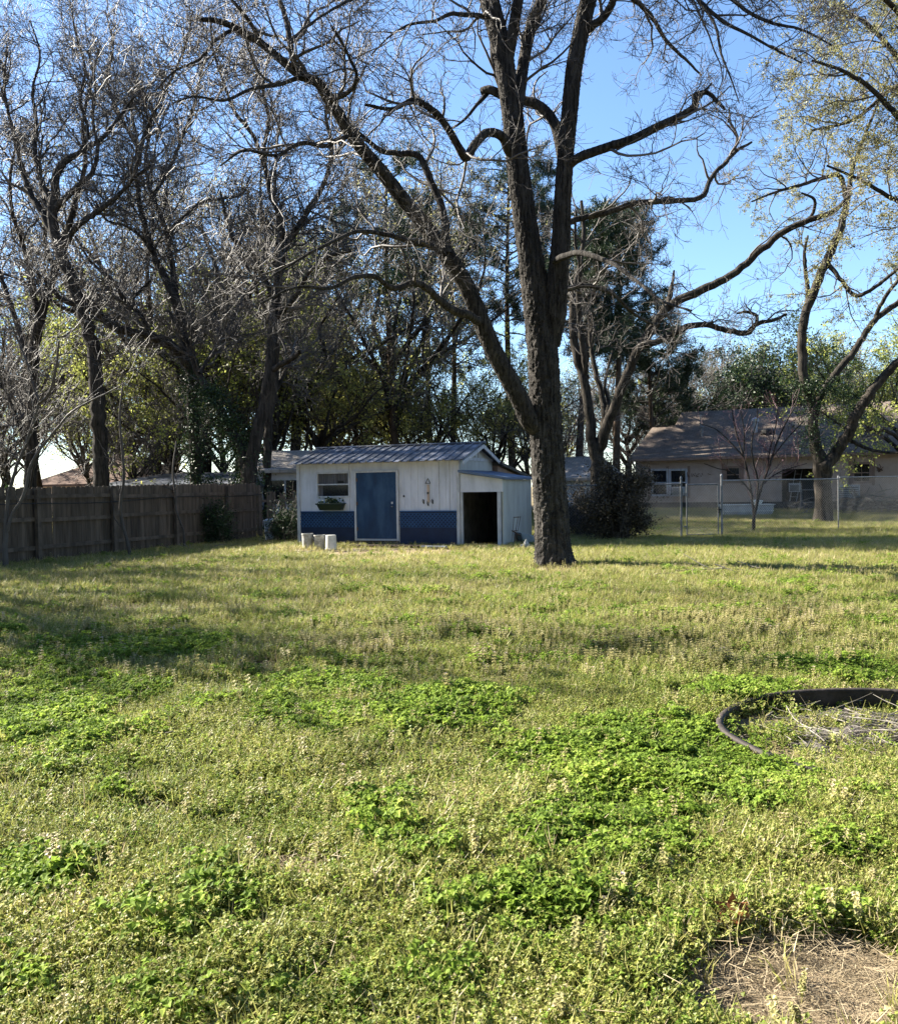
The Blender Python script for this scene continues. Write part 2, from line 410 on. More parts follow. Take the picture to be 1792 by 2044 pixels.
def traced_tree(name, label, limbs, Y0, bm, tm, dens=(1.0, 2.2, 4.0, 6.0), lens=((1.2, 3.0), (0.6, 1.5), (0.3, 0.9), (0.15, 0.45)), ridge=0.0, leafm=None, nleaf=0, lsize=0.04, up=0.05, rmin=0.0035, root=None, group=None, thick=0.02, seed=1, sides=10, flare=0.0, hi=False, wig=0.24, cat='tree'):
    r = np.random.default_rng(seed)
    base = at(limbs[0][2][0][0], limbs[0][2][0][1], Y0 + limbs[0][0])
    root = empty(name, base); tag(root, label, cat, group)
    B = np.array(base)
    tp = []; LP = []; LR = []
    for li, spec in enumerate(limbs):
        pts = limb_pts(spec, Y0)
        Q, R, ln = resample(pts, 24)
        Q0 = Q.copy()
        big = R.max() > 0.09 and hi
        if big:
            Q, R, ln = resample(pts, max(30, int(ln / 0.022)))
            if li == 0 and flare:
                hgt = Q[:, 2] - Q[0, 2]; R = R * (1 + .5 * flare * np.exp(-hgt / 0.25))
            tp.append(bark_tube(Q, R, 96 if R.max() > 0.2 else 56, ridge, seed + li, flare * 2.2 if li == 0 else 0))
        else:
            n = max(10, min(60, int(ln / 0.12)))
            Q, R, ln = resample(pts, n)
            if li == 0 and flare:
                hgt = Q[:, 2] - Q[0, 2]; R = R * (1 + flare * np.exp(-hgt / 0.25))
            Q[1:-1] += r.normal(size=Q[1:-1].shape) * R[1:-1, None] * 0.12
            tp.append(tubes(Q[None], R[None], sides))
        Q, R, ln = resample(pts, 24)
        LP.append(Q); LR.append(R)
    V, F = join(tp)
    mesh_np('trunk', V - B, F, bm, root, smooth=not hi)
    P = np.stack(LP); R = np.stack(LR)
    # no twigs from the thick lower trunk: keep the parts thinner than a limit
    keep = []
    for q, rr in zip(P, R):
        ok = np.where(rr < thick * 4.0)[0]
        if len(ok) > 3:
            Q2 = q[ok[0]:ok[-1] + 1]; R2 = rr[ok[0]:ok[-1] + 1]
            t = np.linspace(0, len(Q2) - 1, 16)
            keep.append((np.stack([np.interp(t, np.arange(len(Q2)), Q2[:, i]) for i in range(3)], -1), np.interp(t, np.arange(len(Q2)), R2)))
    P0 = np.stack([k[0] for k in keep]); R0 = np.stack([k[1] for k in keep])
    parts = []; lp = None
    tot = np.linalg.norm(np.diff(P0, axis=1), axis=2).sum()
    PP, RR = P0, R0
    rm = [thick, thick * 0.55, 0.008, 0.005]
    for lv in range(len(dens)):
        n = int(tot * dens[lv])
        if n < 1: break
        C, CRad = grow(PP, RR, n, *lens[lv], K=[9, 7, 5, 4][lv], wig=wig, up=up * [1.2, 1, 0.7, 0.3][lv], rratio=0.6, rmax=rm[lv], rmin=rmin, tmin=0.08, r=r)
        parts.append(tubes(C, CRad, [5, 4, 3, 3][lv]))
        tot = np.linalg.norm(np.diff(C, axis=1), axis=2).sum()
        PP, RR = C, CRad
    V, F = join(parts)
    crown = mesh_np('crown', V - B, F, tm, root, smooth=True)
    print(name, 'crown quads', len(F))
    if leafm and nleaf:
        V, F = leaf_quads(on_branches(PP, nleaf, 0.05, r), lsize, r)
        mesh_np('leaves', V - B, F, leafm, root)
    return root
exec_order = []

# ------------------------------------------------------------------ the big tree by the shed
main_limbs = [
 (0, 0, [(1108,1136,33.3),(1104,1100,32.9),(1100,1020,31.9),(1093,920,31.1),(1089,840,29.7),(1086,760,29.2),(1082,690,28.8),(1076,630,27.9),(1068,580,26.1),(1060,520,23.4),(1048,440,21.6),(1038,370,20.7),(1030,300,19.8),(1024,240,19.8),(1016,190,18.0),(1008,130,18.0),(994,70,18.0),(978,5,18.0),(962,-70,16.2),(945,-160,12.6),(930,-260,8.1)]),
 (0, -.5, [(1098,690,18.0),(1106,630,22.5),(1112,560,19.8),(1119,490,18.0),(1122,410,16.2),(1128,320,15.3),(1136,230,15.3),(1148,120,15.3),(1160,60,15.3),(1176,-10,15.3),(1195,-100,12.6),(1220,-220,8.1)]),
 (-.1, .8, [(1026,245,12.6),(1036,190,11.7),(1044,130,11.2),(1058,60,10.8),(1078,5,10.8),(1098,-60,9.0),(1110,-160,5.4)]),
 (0, -.6, [(1010,135,11.7),(1022,70,10.8),(1034,0,9.9),(1046,-80,7.2),(1050,-170,4.5)]),
 (0, -3.0, [(1086,860,18.0),(1062,846,18.0),(1040,802,17.6),(1015,755,17.1),(985,700,16.7),(960,640,16.2),(935,580,15.8),(900,520,15.3),(870,480,14.8),(840,440,14.0),(800,392,13.1),(768,350,12.6),(735,312,12.2),(700,268,11.2),(672,222,10.8),(650,190,9.9),(635,165,9.0),(600,150,8.1),(560,118,7.2),(520,85,6.3),(470,55,5.4),(430,40,4.5),(395,38,2.7)]),
 (-1.4, -1.0, [(893,505,8.1),(890,479,8.1),(886,425,7.7),(866,375,7.2),(849,333,6.8),(838,310,6.3),(799,306,5.9),(765,302,5.4),(740,285,4.5),(700,250,2.7)]),
 (-1.3, -3.5, [(880,497,7.2),(861,489,6.3),(824,483,5.4),(765,466,4.5),(711,462,4.0),(670,479,3.6),(628,500,3.1),(560,540,2.2),(490,585,1.4)]),
 (-.9, -4, [(955,640,9.0),(940,633,8.6),(899,616,8.1),(857,580,7.2),(828,564,6.8),(782,575,5.9),(749,552,5.0),(711,552,4.5),(657,575,3.6),(595,572,2.7),(520,605,1.8)]),
 (0, -2.0, [(1030,310,9.9),(1015,300,9.0),(1003,273,8.6),(974,264,8.1),(949,286,8.1),(928,312,9.0),(915,292,7.2),(895,258,6.8),(874,229,6.3),(849,210,5.9),(828,200,5.0),(782,217,3.6),(728,208,2.2)]),
 (.2, .8, [(1124,320,10.8),(1118,290,9.9),(1108,250,9.5),(1090,222,9.0),(1066,205,8.6),(1046,200,8.1),(1000,188,8.1),(972,178,7.2),(962,182,7.2)]),
 (.8, .4, [(975,182,5.4),(955,205,3.6),(925,240,2.7),(890,262,1.8)]),
 (.6, .8, [(1000,180,4.5),(985,130,4.5),(980,70,3.6),(975,30,2.7)]),
 (-.1, -1.6, [(984,33,5.4),(961,31,5.0),(925,28,4.5),(899,27,4.0),(865,42,3.1),(824,46,2.7),(780,70,1.8),(740,110,1.2)]),
 (-2.6, -2.2, [(618,156,7.2),(612,150,6.8),(586,121,6.3),(578,80,5.9),(574,54,5.4),(565,20,5.0),(557,-5,4.5),(545,-70,3.6),(530,-140,1.8)]),
 (-2.3, -3.4, [(655,200,6.3),(700,180,4.5),(712,150,3.6),(695,110,2.7),(680,80,2.7),(660,50,1.8)]),
 (-.2, -1.5, [(1132,332,9.9),(1144,321,9.0),(1204,296,8.6),(1267,275,8.1),(1317,250,7.7),(1362,229,7.2),(1386,212,7.2),(1390,190,5.9),(1408,184,4.0),(1433,204,3.1),(1446,218,1.8)]),
 (-1.4, -1.5, [(1390,198,5.4),(1404,184,3.1),(1420,165,1.4)]),
 (0, 1.5, [(1125,450,7.2),(1142,441,6.3),(1208,425,5.9),(1258,408,5.9),(1300,402,5.9),(1350,400,5.4),(1404,389,5.0),(1417,358,4.5),(1446,325,4.0),(1471,300,3.6),(1500,283,2.2)]),
 (1.3, 1.6, [(1446,325,3.6),(1465,300,3.1),(1471,270,2.7),(1458,245,2.2),(1455,215,1.4)]),
 (-.2, -2.4, [(1166,62,9.0),(1183,50,8.1),(1212,25,7.7),(1225,-10,7.2),(1245,-60,6.8),(1290,-90,5.4),(1350,-50,4.5),(1391,-5,4.0),(1440,40,3.6),(1500,72,2.7),(1550,100,2.2),(1600,125,1.4)]),
 (-1.0, -2.6, [(1290,-90,5.4),(1370,-80,4.5),(1440,-20,3.6),(1490,20,3.6),(1540,45,3.1),(1600,58,2.3),(1660,90,1.4)]),
 (-1.8, -2.4, [(1391,-5,3.6),(1425,45,2.7),(1440,110,2.2),(1460,160,1.6),(1475,205,1.1)]),
 (0, 2, [(1110,590,8.1),(1130,578,6.3),(1170,570,4.5),(1220,585,3.6),(1270,630,3.1),(1310,650,2.2)]),
 (-.3, -3.4, [(1105,520,7.2),(1150,505,5.9),(1210,520,4.5),(1270,560,3.6),(1320,600,2.7),(1380,620,1.8)]),
 (-.5, -5, [(960,-80,9.0),(900,-60,6.3),(820,-40,4.5),(740,-20,3.6),(660,20,2.7),(600,60,1.8)]),
 (-.3, 3, [(1170,-20,8.1),(1230,-20,5.4),(1290,20,4.5),(1330,80,3.6),(1370,120,2.7),(1400,150,1.8)]),
 (-2.8, -3.6, [(520,85,5),(500,45,4),(468,5,3.2),(430,-40,2)]),
 (-2.5, -4.5, [(605,152,5),(555,168,4),(500,178,3.4),(445,200,2.8),(390,192,2),(345,205,1.4)]),
 (-3, -4.5, [(470,55,4),(430,80,3.4),(395,120,2.8),(350,140,2),(310,180,1.4)]),
 (-1.8, -4, [(700,268,5.5),(650,290,4.6),(600,285,4),(550,310,3.2),(490,300,2.4),(440,330,1.6)]),
]
traced_tree('pecan_tree', 'tall bare forked tree with furrowed bark beside the small shed, nearest the camera', main_limbs, 17.6, M['bark_main'], M['twig'],
            dens=(1.5, 3.2, 5.2, 8.0), lens=((.9, 2.5), (.6, 1.5), (.3, .9), (.15, .45)), thick=0.03, seed=5, flare=0.18, hi=True, ridge=0.075, rmin=0.0038)

# ------------------------------------------------------------------ the other trees one can follow
traced_tree('bare_tree', 'bare tree behind the dark bush, its long limb reaching far to the right', [
 (0, 0, [(1192,1062,14),(1191,1000,13.5),(1191,940,13.5),(1190,905,13),(1181,876,11),(1173,800,9.5),(1164,755,9),(1151,709,9),(1143,649,8),(1145,588,7),(1151,558,6),(1157,527,5),(1165,470,4),(1160,400,3)]),
 (0, -1.5, [(1172,755,6),(1167,725,6),(1159,649,6),(1154,588,5),(1158,540,4),(1148,480,3),(1150,420,2)]),
 (0, 1, [(1198,880,8),(1206,846,7),(1203,800,6),(1188,740,5),(1179,694,4),(1175,630,3)]),
 (0, -3.5, [(1194,910,11),(1203,876,11),(1212,846,10.5),(1227,810,10),(1243,770,9.5),(1258,731,9.5),(1276,694,9.5),(1306,649,9),(1333,612,8.5),(1391,583,8.5),(1458,550,7.5),(1508,508,7),(1558,466,6.5),(1608,441,6),(1665,420,5),(1700,385,3)]),
 (-1.5, -3, [(1262,722,7),(1280,690,7),(1308,683,6.5),(1366,654,6.5),(1408,647,5.5),(1446,658,5.5),(1496,662,5.5),(1510,646,4.5),(1540,640,3.5),(1571,627,2.5)]),
 (-3, -2.8, [(1508,650,4),(1510,630,3.5),(1490,622,3),(1470,625,2)]),
 (-2, -1, [(1333,612,6),(1338,585,5),(1342,560,3),(1345,540,2)]),
 (0, 1, [(1209,850,5),(1214,815,4.5),(1215,800,4),(1206,770,3.5),(1212,740,3),(1222,700,2)]),
 (-2.6, -3.5, [(1595,450,4),(1620,430,3.5),(1626,400,3),(1600,385,2)]),
], 31, M['bark_mid'], M['twig_dark'], dens=(1.2, 2.2, 3.0, 3.5), thick=0.03, seed=8, rmin=0.006)

traced_tree('bare_tree', 'thick low forked tree in front of the tan house, ivy on its trunk', [
 (0, 0, [(1644,1047,21),(1644,1030,18.5),(1643,1000,16.5),(1642,960,16.5),(1640,935,16),(1632,905,13),(1626,878,11),(1622,846,10),(1624,814,9.5),(1612,785,9.5),(1604,750,9.5),(1600,687,9),(1608,625,9),(1625,583,9),(1640,541,8.5),(1662,491,8),(1683,437,7),(1692,396,5.5),(1702,333,4.5),(1718,290,3.5),(1750,210,2.5),(1775,150,1.5)]),
 (0, -1.5, [(1644,950,15),(1650,928,13),(1668,905,12),(1681,885,11),(1695,862,11),(1706,835,10.5),(1722,806,10),(1755,762,9),(1792,722,8),(1850,670,6),(1900,610,4)]),
 (0, 1.5, [(1622,850,8),(1632,805,7.5),(1655,762,7),(1700,707,6.5),(1745,640,6),(1792,604,5.5),(1840,570,4),(1880,530,3)]),
 (1, 0, [(1742,645,4),(1765,595,4),(1792,560,3.5),(1830,520,2.5)]),
 (0, .5, [(1606,640,5),(1612,590,4.5),(1608,545,4),(1606,500,3),(1612,470,2)]),
 (-.3, -2, [(1690,402,5),(1675,350,4.5),(1642,355,4),(1600,368,3.4),(1550,382,2.6),(1500,402,1.6)]),
 (0, -2, [(1648,520,5),(1680,560,4),(1710,590,4),(1750,570,3.5),(1792,535,3),(1830,500,2)]),
 (-.3, -1.5, [(1698,880,4),(1730,895,3.4),(1760,902,2.8),(1800,905,2)]),
], 33.3, M['bark_mid'], M['twig_dark'], dens=(1.5, 2.4, 3.2, 3.5), thick=0.028, seed=9, rmin=0.006, flare=0.15, leafm=M['bud_leaf'], nleaf=15000, lsize=0.055)

traced_tree('leafing_tree', 'tree at the right edge whose pale new leaves hang over the yard', [
 (0, 0, [(2010,1090,22),(2005,950,20),(1995,800,19),(1990,650,18),(1985,500,16),(1970,350,14),(1960,200,12),(1950,50,9),(1945,-100,6)]),
 (0, -2, [(1988,560,9),(1920,420,7.5),(1850,300,6.5),(1790,230,5.5),(1730,170,4.5),(1680,140,3.4),(1620,120,2)]),
 (0, 1, [(1980,460,8),(1900,330,7),(1840,200,6),(1780,100,5),(1720,40,4),(1660,10,2.6)]),
 (0, -1, [(1990,640,8),(1930,500,6.5),(1860,420,5.5),(1790,400,4.5),(1720,360,3.4),(1650,330,2)]),
 (0, 2, [(1970,360,8),(1880,180,6),(1830,60,5),(1790,-20,4),(1740,-60,2.6)]),
 (0, -3, [(1975,400,8),(1870,120,6),(1780,10,5),(1700,-40,4),(1640,-50,2.6)]),
 (0, .5, [(1985,500,7),(1900,260,5.5),(1800,170,4.5),(1700,240,3.4),(1620,260,2)]),
], 25, M['bark_mid'], M['twig'], dens=(2.2, 3.2, 4.5, 3.5), thick=0.026, seed=21, rmin=0.0045, leafm=M['bud_leaf'], nleaf=62000, lsize=0.055, up=-0.02)

left = dict(bm=M['bark_dark'], tm=M['twig'], dens=(2.4, 3.5, 4.6, 5.8), thick=0.035, rmin=0.0055)
traced_tree('bare_tree', 'heavy bare trunk rising behind the wooden fence, leaning left as it climbs', [
 (0, 0, [(206,1075,16.7),(204,1000,16.3),(203,960,15.8),(200,880,15.0),(195,798,15.0),(189,722,13.6),(172,644,12.8),(146,566,12.3),(116,488,11.4),(106,440,10.1),(108,400,9.7),(113,350,7.9),(126,325,7.0),(165,300,5.3),(210,270,4.0),(240,230,3.1),(270,190,1.9)]),
 (0, 1.5, [(113,480,7.9),(85,425,7.0),(62,390,6.2),(48,350,5.3),(35,300,4.4),(20,240,3.5),(8,170,2.6),(15,90,1.8)]),
 (0, -1, [(107,420,7.0),(130,395,6.2),(155,372,5.7),(180,350,4.8),(195,300,3.5),(185,240,3.0),(190,170,2.3),(175,100,1.8)]),
 (0, -1.5, [(120,500,7.0),(150,455,6.2),(190,425,5.3),(230,395,4.4),(262,360,3.5),(300,330,2.6)]),
 (0, 1.5, [(104,410,6.2),(80,350,5.3),(70,300,4.4),(72,240,3.5),(65,180,2.6),(80,110,2.1),(60,40,1.4)]),
 (0, 2, [(150,570,6.2),(190,610,5.3),(220,640,4.4),(260,600,3.5),(300,560,2.6)]),
 (.4, -1.2, [(165,300,4.4),(175,260,3.5),(160,200,3.0),(170,140,2.3),(150,60,1.8),(140,0,1.2)]),
], 30, seed=31, **left)
traced_tree('bare_tree', 'dark bare trunk behind the fence near the left edge of the yard', [
 (0, 0, [(60,1080,12.3),(60,1000,12.3),(62,940,12.3),(64,850,11.4),(65,760,11.0),(71,680,10.6),(90,600,9.7),(110,540,7.9),(132,470,7.0),(150,400,5.3),(170,330,4.4),(165,250,3.5),(180,170,2.6),(200,90,1.8)]),
 (0, 2, [(66,740,7.0),(45,680,6.2),(25,620,5.3),(5,560,4.4),(-20,490,4),(-30,400,3)]),
 (0, -2, [(80,640,6.2),(60,560,5.3),(50,500,4.4),(28,440,3.5),(20,360,3.0),(30,280,2.3),(10,200,1.8)]),
 (0, 1, [(62,900,5.3),(35,840,4.4),(15,790,3.5),(-10,740,3)]),
 (0, 1, [(110,540,5.3),(90,480,4.4),(92,420,3.5),(78,350,2.6),(85,270,1.8)]),
], 33, seed=32, **left)
traced_tree('bare_tree', 'ivy covered bare tree behind the fence, a thick limb bowing to the left', [
 (0, 0, [(391,1085,12.3),(391,1020,11.9),(390,960,11.9),(388,880,11.4),(384,800,11.4),(384,742,11.9),(366,680,10.6),(357,620,9.7),(340,580,8.4),(325,545,7.5),(302,500,6.6),(287,440,5.7),(278,400,4.8),(272,340,4.4),(274,280,3.5),(262,220,2.6),(275,150,1.8)]),
 (0, -2, [(386,755,10.6),(370,720,10.6),(351,697,10.1),(305,672,9.2),(270,664,8.4),(234,656,7.9),(205,636,7.0),(176,613,7.0),(125,598,5.3),(90,562,3.5),(60,530,2.6)]),
 (0, 1.6, [(358,630,7.0),(350,580,6.6),(345,540,6.2),(338,500,5.7),(330,455,5.3),(312,410,4.8),(297,370,4.0),(290,330,3.5),(298,260,2.6),(285,190,1.8)]),
 (.8, 2.6, [(340,460,4.4),(370,430,4.0),(400,405,3.5),(440,396,3.1),(480,388,2.6),(500,350,1.8)]),
 (1.2, 2, [(445,396,2.6),(450,430,2.6),(460,470,2.3),(480,500,1.8)]),
 (-.2, -1, [(302,500,4.4),(280,470,3.5),(250,450,3.0),(215,440,2.3),(190,400,1.8)]),
 (-.4, -2.4, [(305,672,5.3),(280,630,4.8),(250,600,4.4),(225,560,3.5),(180,520,2.6),(150,470,1.8)]),
 (0, -1.5, [(276,330,4.5),(285,280,4),(312,215,3.4),(345,150,2.8),(372,85,2.2),(385,20,1.6)]),
 (0, 1.5, [(300,400,4.4),(335,340,4),(365,270,3.4),(390,200,2.8),(405,130,2.2),(430,60,1.6)]),
 (0, 1, [(272,290,3.8),(240,230,3.2),(215,160,2.6),(225,90,2),(210,20,1.4)]),
], 31.5, seed=33, leafm=None, **left)
traced_tree('bare_tree', 'wide low forked bare tree just left of the small shed', [
 (0, 0, [(498,1060,15.0),(498,1000,15.0),(498,940,15.0),(505,900,13.2),(518,850,12.3),(528,800,11.4),(536,750,11.0),(541,700,10.1),(545,640,9.2),(551,600,8.8),(558,540,8.4),(571,490,7.9),(590,460,6.2),(612,425,5.3),(640,380,4.8),(655,340,4.4),(662,290,3.5),(650,230,2.6),(660,160,1.8)]),
 (0, 1.5, [(496,955,12.3),(480,900,11.9),(462,865,10.6),(450,840,9.7),(430,805,8.8),(410,770,7.9),(395,740,7.0),(380,695,5.7),(360,660,4.4),(335,620,3.5)]),
 (0, -1.5, [(568,500,6.2),(560,440,5.7),(542,392,5.3),(532,350,4.8),(527,300,4.4),(536,240,3.5),(525,180,2.6),(535,110,1.8)]),
 (0, -1, [(539,740,6.2),(560,728,5.7),(580,716,5.3),(598,703,4.4)]),
 (0, 1, [(551,600,5.3),(520,540,4.4),(500,500,4.0),(470,480,3.5),(450,430,2.6),(440,380,1.8)]),
 (0, -2, [(548,640,5.3),(590,590,4.4),(620,540,4.0),(660,510,3.1),(700,500,2.2)]),
 (.5, 2, [(398,745,4.4),(420,710,4.0),(440,670,3.5),(455,620,2.6),(450,570,1.8)]),
 (0, -2, [(528,330,4.5),(505,270,4),(470,225,3.4),(445,160,2.8),(425,95,2.2),(420,30,1.6)]),
 (0, 1.5, [(530,200,3.6),(510,130,3),(488,60,2.4),(480,-10,1.8)]),
 (0, -2, [(656,330,4.2),(690,270,3.4),(700,200,2.8),(730,130,2)]),
], 29, seed=34, **left)
traced_tree('bare_tree', 'straight grey trunk standing between the wide forked tree and the small shed', [
 (0, 0, [(534,1070,8.4),(534,1000,8.4),(534,930,8.4),(534,880,8.4),(538,830,7.9),(546,790,7.0),(552,700,6.2),(556,620,5.7),(550,540,5.3),(556,460,4.4),(548,380,3.5),(552,300,2.6),(560,220,1.8)]),
 (0, 1, [(545,790,4.4),(570,740,4.0),(590,690,3.5),(620,640,2.6),(640,580,1.8)]),
 (0, -1, [(553,680,3.5),(530,620,3.2),(505,560,2.6),(480,500,2.1)]),
], 34, seed=35, **left)
# thin leaning stems at the left edge
thin = dict(bm=M['twig'], tm=M['twig'], dens=(1.6, 2.2, 2.5, 2.5), thick=0.012, rmin=0.004, sides=7)
traced_tree('bare_sapling', 'pale leaning sapling with two stems at the left end of the fence', [
 (0, 0, [(12,1140,6),(10,1080,5),(14,1010,3.8),(30,940,3.4),(52,884,3.1),(70,830,3),(77,806,2.8),(66,770,2.5),(56,730,2.2),(40,690,1.9),(20,640,1.4)]),
 (0, 0, [(14,1060,3.6),(25,1025,3.3),(40,1003,3.1),(69,912,2.9),(100,872,2.7),(118,850,2.5),(139,825,2.2),(165,808,1.9),(194,794,1.6),(240,770,1.1)]),
 (0, .3, [(72,915,3),(64,950,2.6),(60,975,2)]),
 (0, -.3, [(77,806,3.5),(95,790,3),(110,740,2.6),(118,680,2)]),
], 18.7, seed=41, up=0.08, **thin)
thin2 = dict(thin); thin2.update(bm=M['twig_dark'], tm=M['twig_dark'], dens=(1.2, 1.5, 1.5), lens=((.5, 1.2), (.3, .6), (.2, .4)))
traced_tree('bare_sapling', 'thin dark sapling bending upright against the middle of the fence', [
 (0, 0, [(260,1112,3.6),(254,1080,3.4),(243,1040,3),(240,1010,3),(247,957,2.8),(244,900,2.4),(239,832,2.2),(246,760,1.6)]),
], 21.5, seed=42, up=0.08, **thin2)
traced_tree('bare_sapling', 'spindly sapling in front of the right half of the fence', [
 (0, 0, [(368,1092,2.4),(366,1060,2.2),(352,1020,2),(350,985,2),(345,950,1.8),(352,880,1.3)]),
], 24.5, seed=43, up=0.08, **thin2)
# redbud by the chain link gate
traced_tree('redbud_tree', 'small dark multi stemmed tree with a fan of purplish twigs near the gate', [
 (0, 0, [(1503,1066,3.60),(1505,1030,3.30),(1512,1000,3.00),(1522,965,2.40),(1535,930,2.04),(1550,885,1.80),(1570,840,1.44),(1590,805,1.08)]),
 (0, .5, [(1505,1030,2.76),(1500,990,2.40),(1493,950,2.04),(1482,905,1.80),(1468,860,1.56),(1460,815,1.20)]),
 (0, -.5, [(1510,1005,2.04),(1512,960,1.80),(1502,915,1.56),(1500,880,1.32),(1510,840,0.96),(1512,805,0.72)]),
 (0, .6, [(1530,940,1.80),(1536,900,1.56),(1548,850,1.20),(1552,810,0.84)]),
 (0, -.6, [(1500,985,1.80),(1480,960,1.56),(1455,940,1.32),(1432,935,1.08),(1405,925,0.72)]),
 (0, .3, [(1484,912,1.56),(1455,880,1.32),(1425,855,1.08),(1395,845,0.72)]),
 (0, .3, [(1520,968,1.44),(1550,945,1.20),(1585,932,0.96),(1610,925,0.72)]),
 (0, -.4, [(1540,915,1.32),(1575,870,1.08),(1605,840,0.84)]),
 (0, -.4, [(1484,905,1.32),(1485,860,1.08),(1478,820,0.78)]),
], 28, M['bark_dark'], M['twig_red'], dens=(2.6, 3.2, 4), lens=((.5, 1.3), (.3, .7), (.15, .4)), thick=0.012, seed=44, rmin=0.0042, up=0.12, leafm=M['bud_red'], nleaf=1800, lsize=0.022, wig=0.14, sides=7)

# ------------------------------------------------------------------ pines
def pine(px, base_y, Y0, label, top, r_px, cr, h0, h1, seed, mat=None, tufts=1.0, lean=0, name='pine_tree', group=None):
    r = np.random.default_rng(seed)
    b = gp(px, base_y); b = Vector((ray(px, 900).x * Y0, Y0, float(hz(ray(px, 900).x * Y0, Y0))))
    root = empty(name, b); tag(root, label, 'tree', group)
    H = at(px, top, Y0).z - b.z
    R0 = r_px / FPX * Y0
    n = 16; t = np.linspace(0, 1, n)
    Q = np.stack([lean * t + 0.12 * np.sin(t * 5 + seed), 0.1 * np.cos(t * 4), H * t], -1); R = R0 * (1 - 0.85 * t) + 0.02
    V, F = tubes(Q[None], R[None], 10); mesh_np('trunk', V, F, M['bark_pine'], root, smooth=True)
    nb = int(46 * tufts); z0 = (at(px, h1, Y0).z - b.z) / H; zt = (at(px, h0, Y0).z - b.z) / H
    tt = z0 + (zt - z0) * r.random(nb) ** 0.8
    az = r.random(nb) * 2 * PI
    L = cr * (1.05 - 0.75 * np.abs((tt - z0) / (zt - z0) - 0.35)) * (0.55 + 0.6 * r.random(nb))
    S = np.stack([np.interp(tt, t, Q[:, i]) for i in range(3)], -1)
    D = np.stack([np.cos(az), np.sin(az), 0.15 + 0.5 * r.random(nb)], -1)
    K = 7; out = [S]; cur = S
    for k in range(K - 1):
        D = D + r.normal(size=D.shape) * 0.14; D /= np.linalg.norm(D, axis=1, keepdims=True); cur = cur + D * (L / (K - 1))[:, None]; out.append(cur)
    P = np.stack(out, 1); RR = (0.045 * np.ones(nb))[:, None] * np.linspace(1, .3, K)
    C, CR_ = grow(P, RR, nb * 7, .5, 1.6, K=5, rmin=.01, up=.08, tmin=.3, r=r)
    V1, F1 = join([tubes(P, RR, 5), tubes(C, CR_, 3)])
    mesh_np('branches', V1, F1, M['twig_dark'], root, smooth=True)
    # needle tufts: clusters of narrow blades round the twig ends
    tc = np.concatenate([C[:, -1], C[:, 3], C[:, 2][::2], P[:, -1]])
    nn = 26; n = len(tc) * nn
    c = np.repeat(tc, nn, 0); d = r.normal(size=(n, 3)); d[:, 2] += 0.5; d /= np.linalg.norm(d, axis=1, keepdims=True)
    q = np.cross(d, r.normal(size=(n, 3))); q /= np.linalg.norm(q, axis=1, keepdims=True)
    ln = (0.16 + 0.2 * r.random(n))[:, None]; wd = 0.016
    c = c + r.normal(size=(n, 3)) * 0.08
    V = np.stack([c - q * wd, c + q * wd, c + d * ln + q * wd * .4, c + d * ln - q * wd * .4], 1).reshape(-1, 3)
    mesh_np('crown', V, np.arange(n * 4).reshape(n, 4), mat or M['pine_leaf'], root)
    return root
pine(783, 900, 44, 'tall thin pine with a straight bare trunk rising behind the shed roof', 330, 9, 3.2, 350, 700, 1, tufts=.75)
pine(640, 900, 54, 'slim pine far behind the shed window', 440, 7, 3.0, 460, 780, 8, tufts=.9)
pine(860, 900, 56, 'far pine above the right half of the shed roof', 400, 7, 3.0, 430, 800, 9, tufts=.9)
pine(1020, 900, 48, 'tall pine with an olive rounded top just left of the main trunk', 330, 8, 3.4, 335, 700, 2, tufts=1.3)
pine(1150, 900, 43, 'dark dense pine standing right behind the main trunk', 420, 8, 2.8, 450, 720, 3, tufts=1.0, lean=1.2)
pine(1235, 900, 46, 'broad dark pine seen through the limbs right of the main trunk', 450, 8, 3.2, 470, 780, 4, tufts=1.15)
pine(905, 900, 50, 'pine with a thin crown above the middle of the shed', 440, 7, 2.6, 460, 760, 5, tufts=.6)
pine(1300, 900, 50, 'low spreading pine above the left end of the tan house roof', 640, 6, 3.0, 650, 860, 7, tufts=1.3)

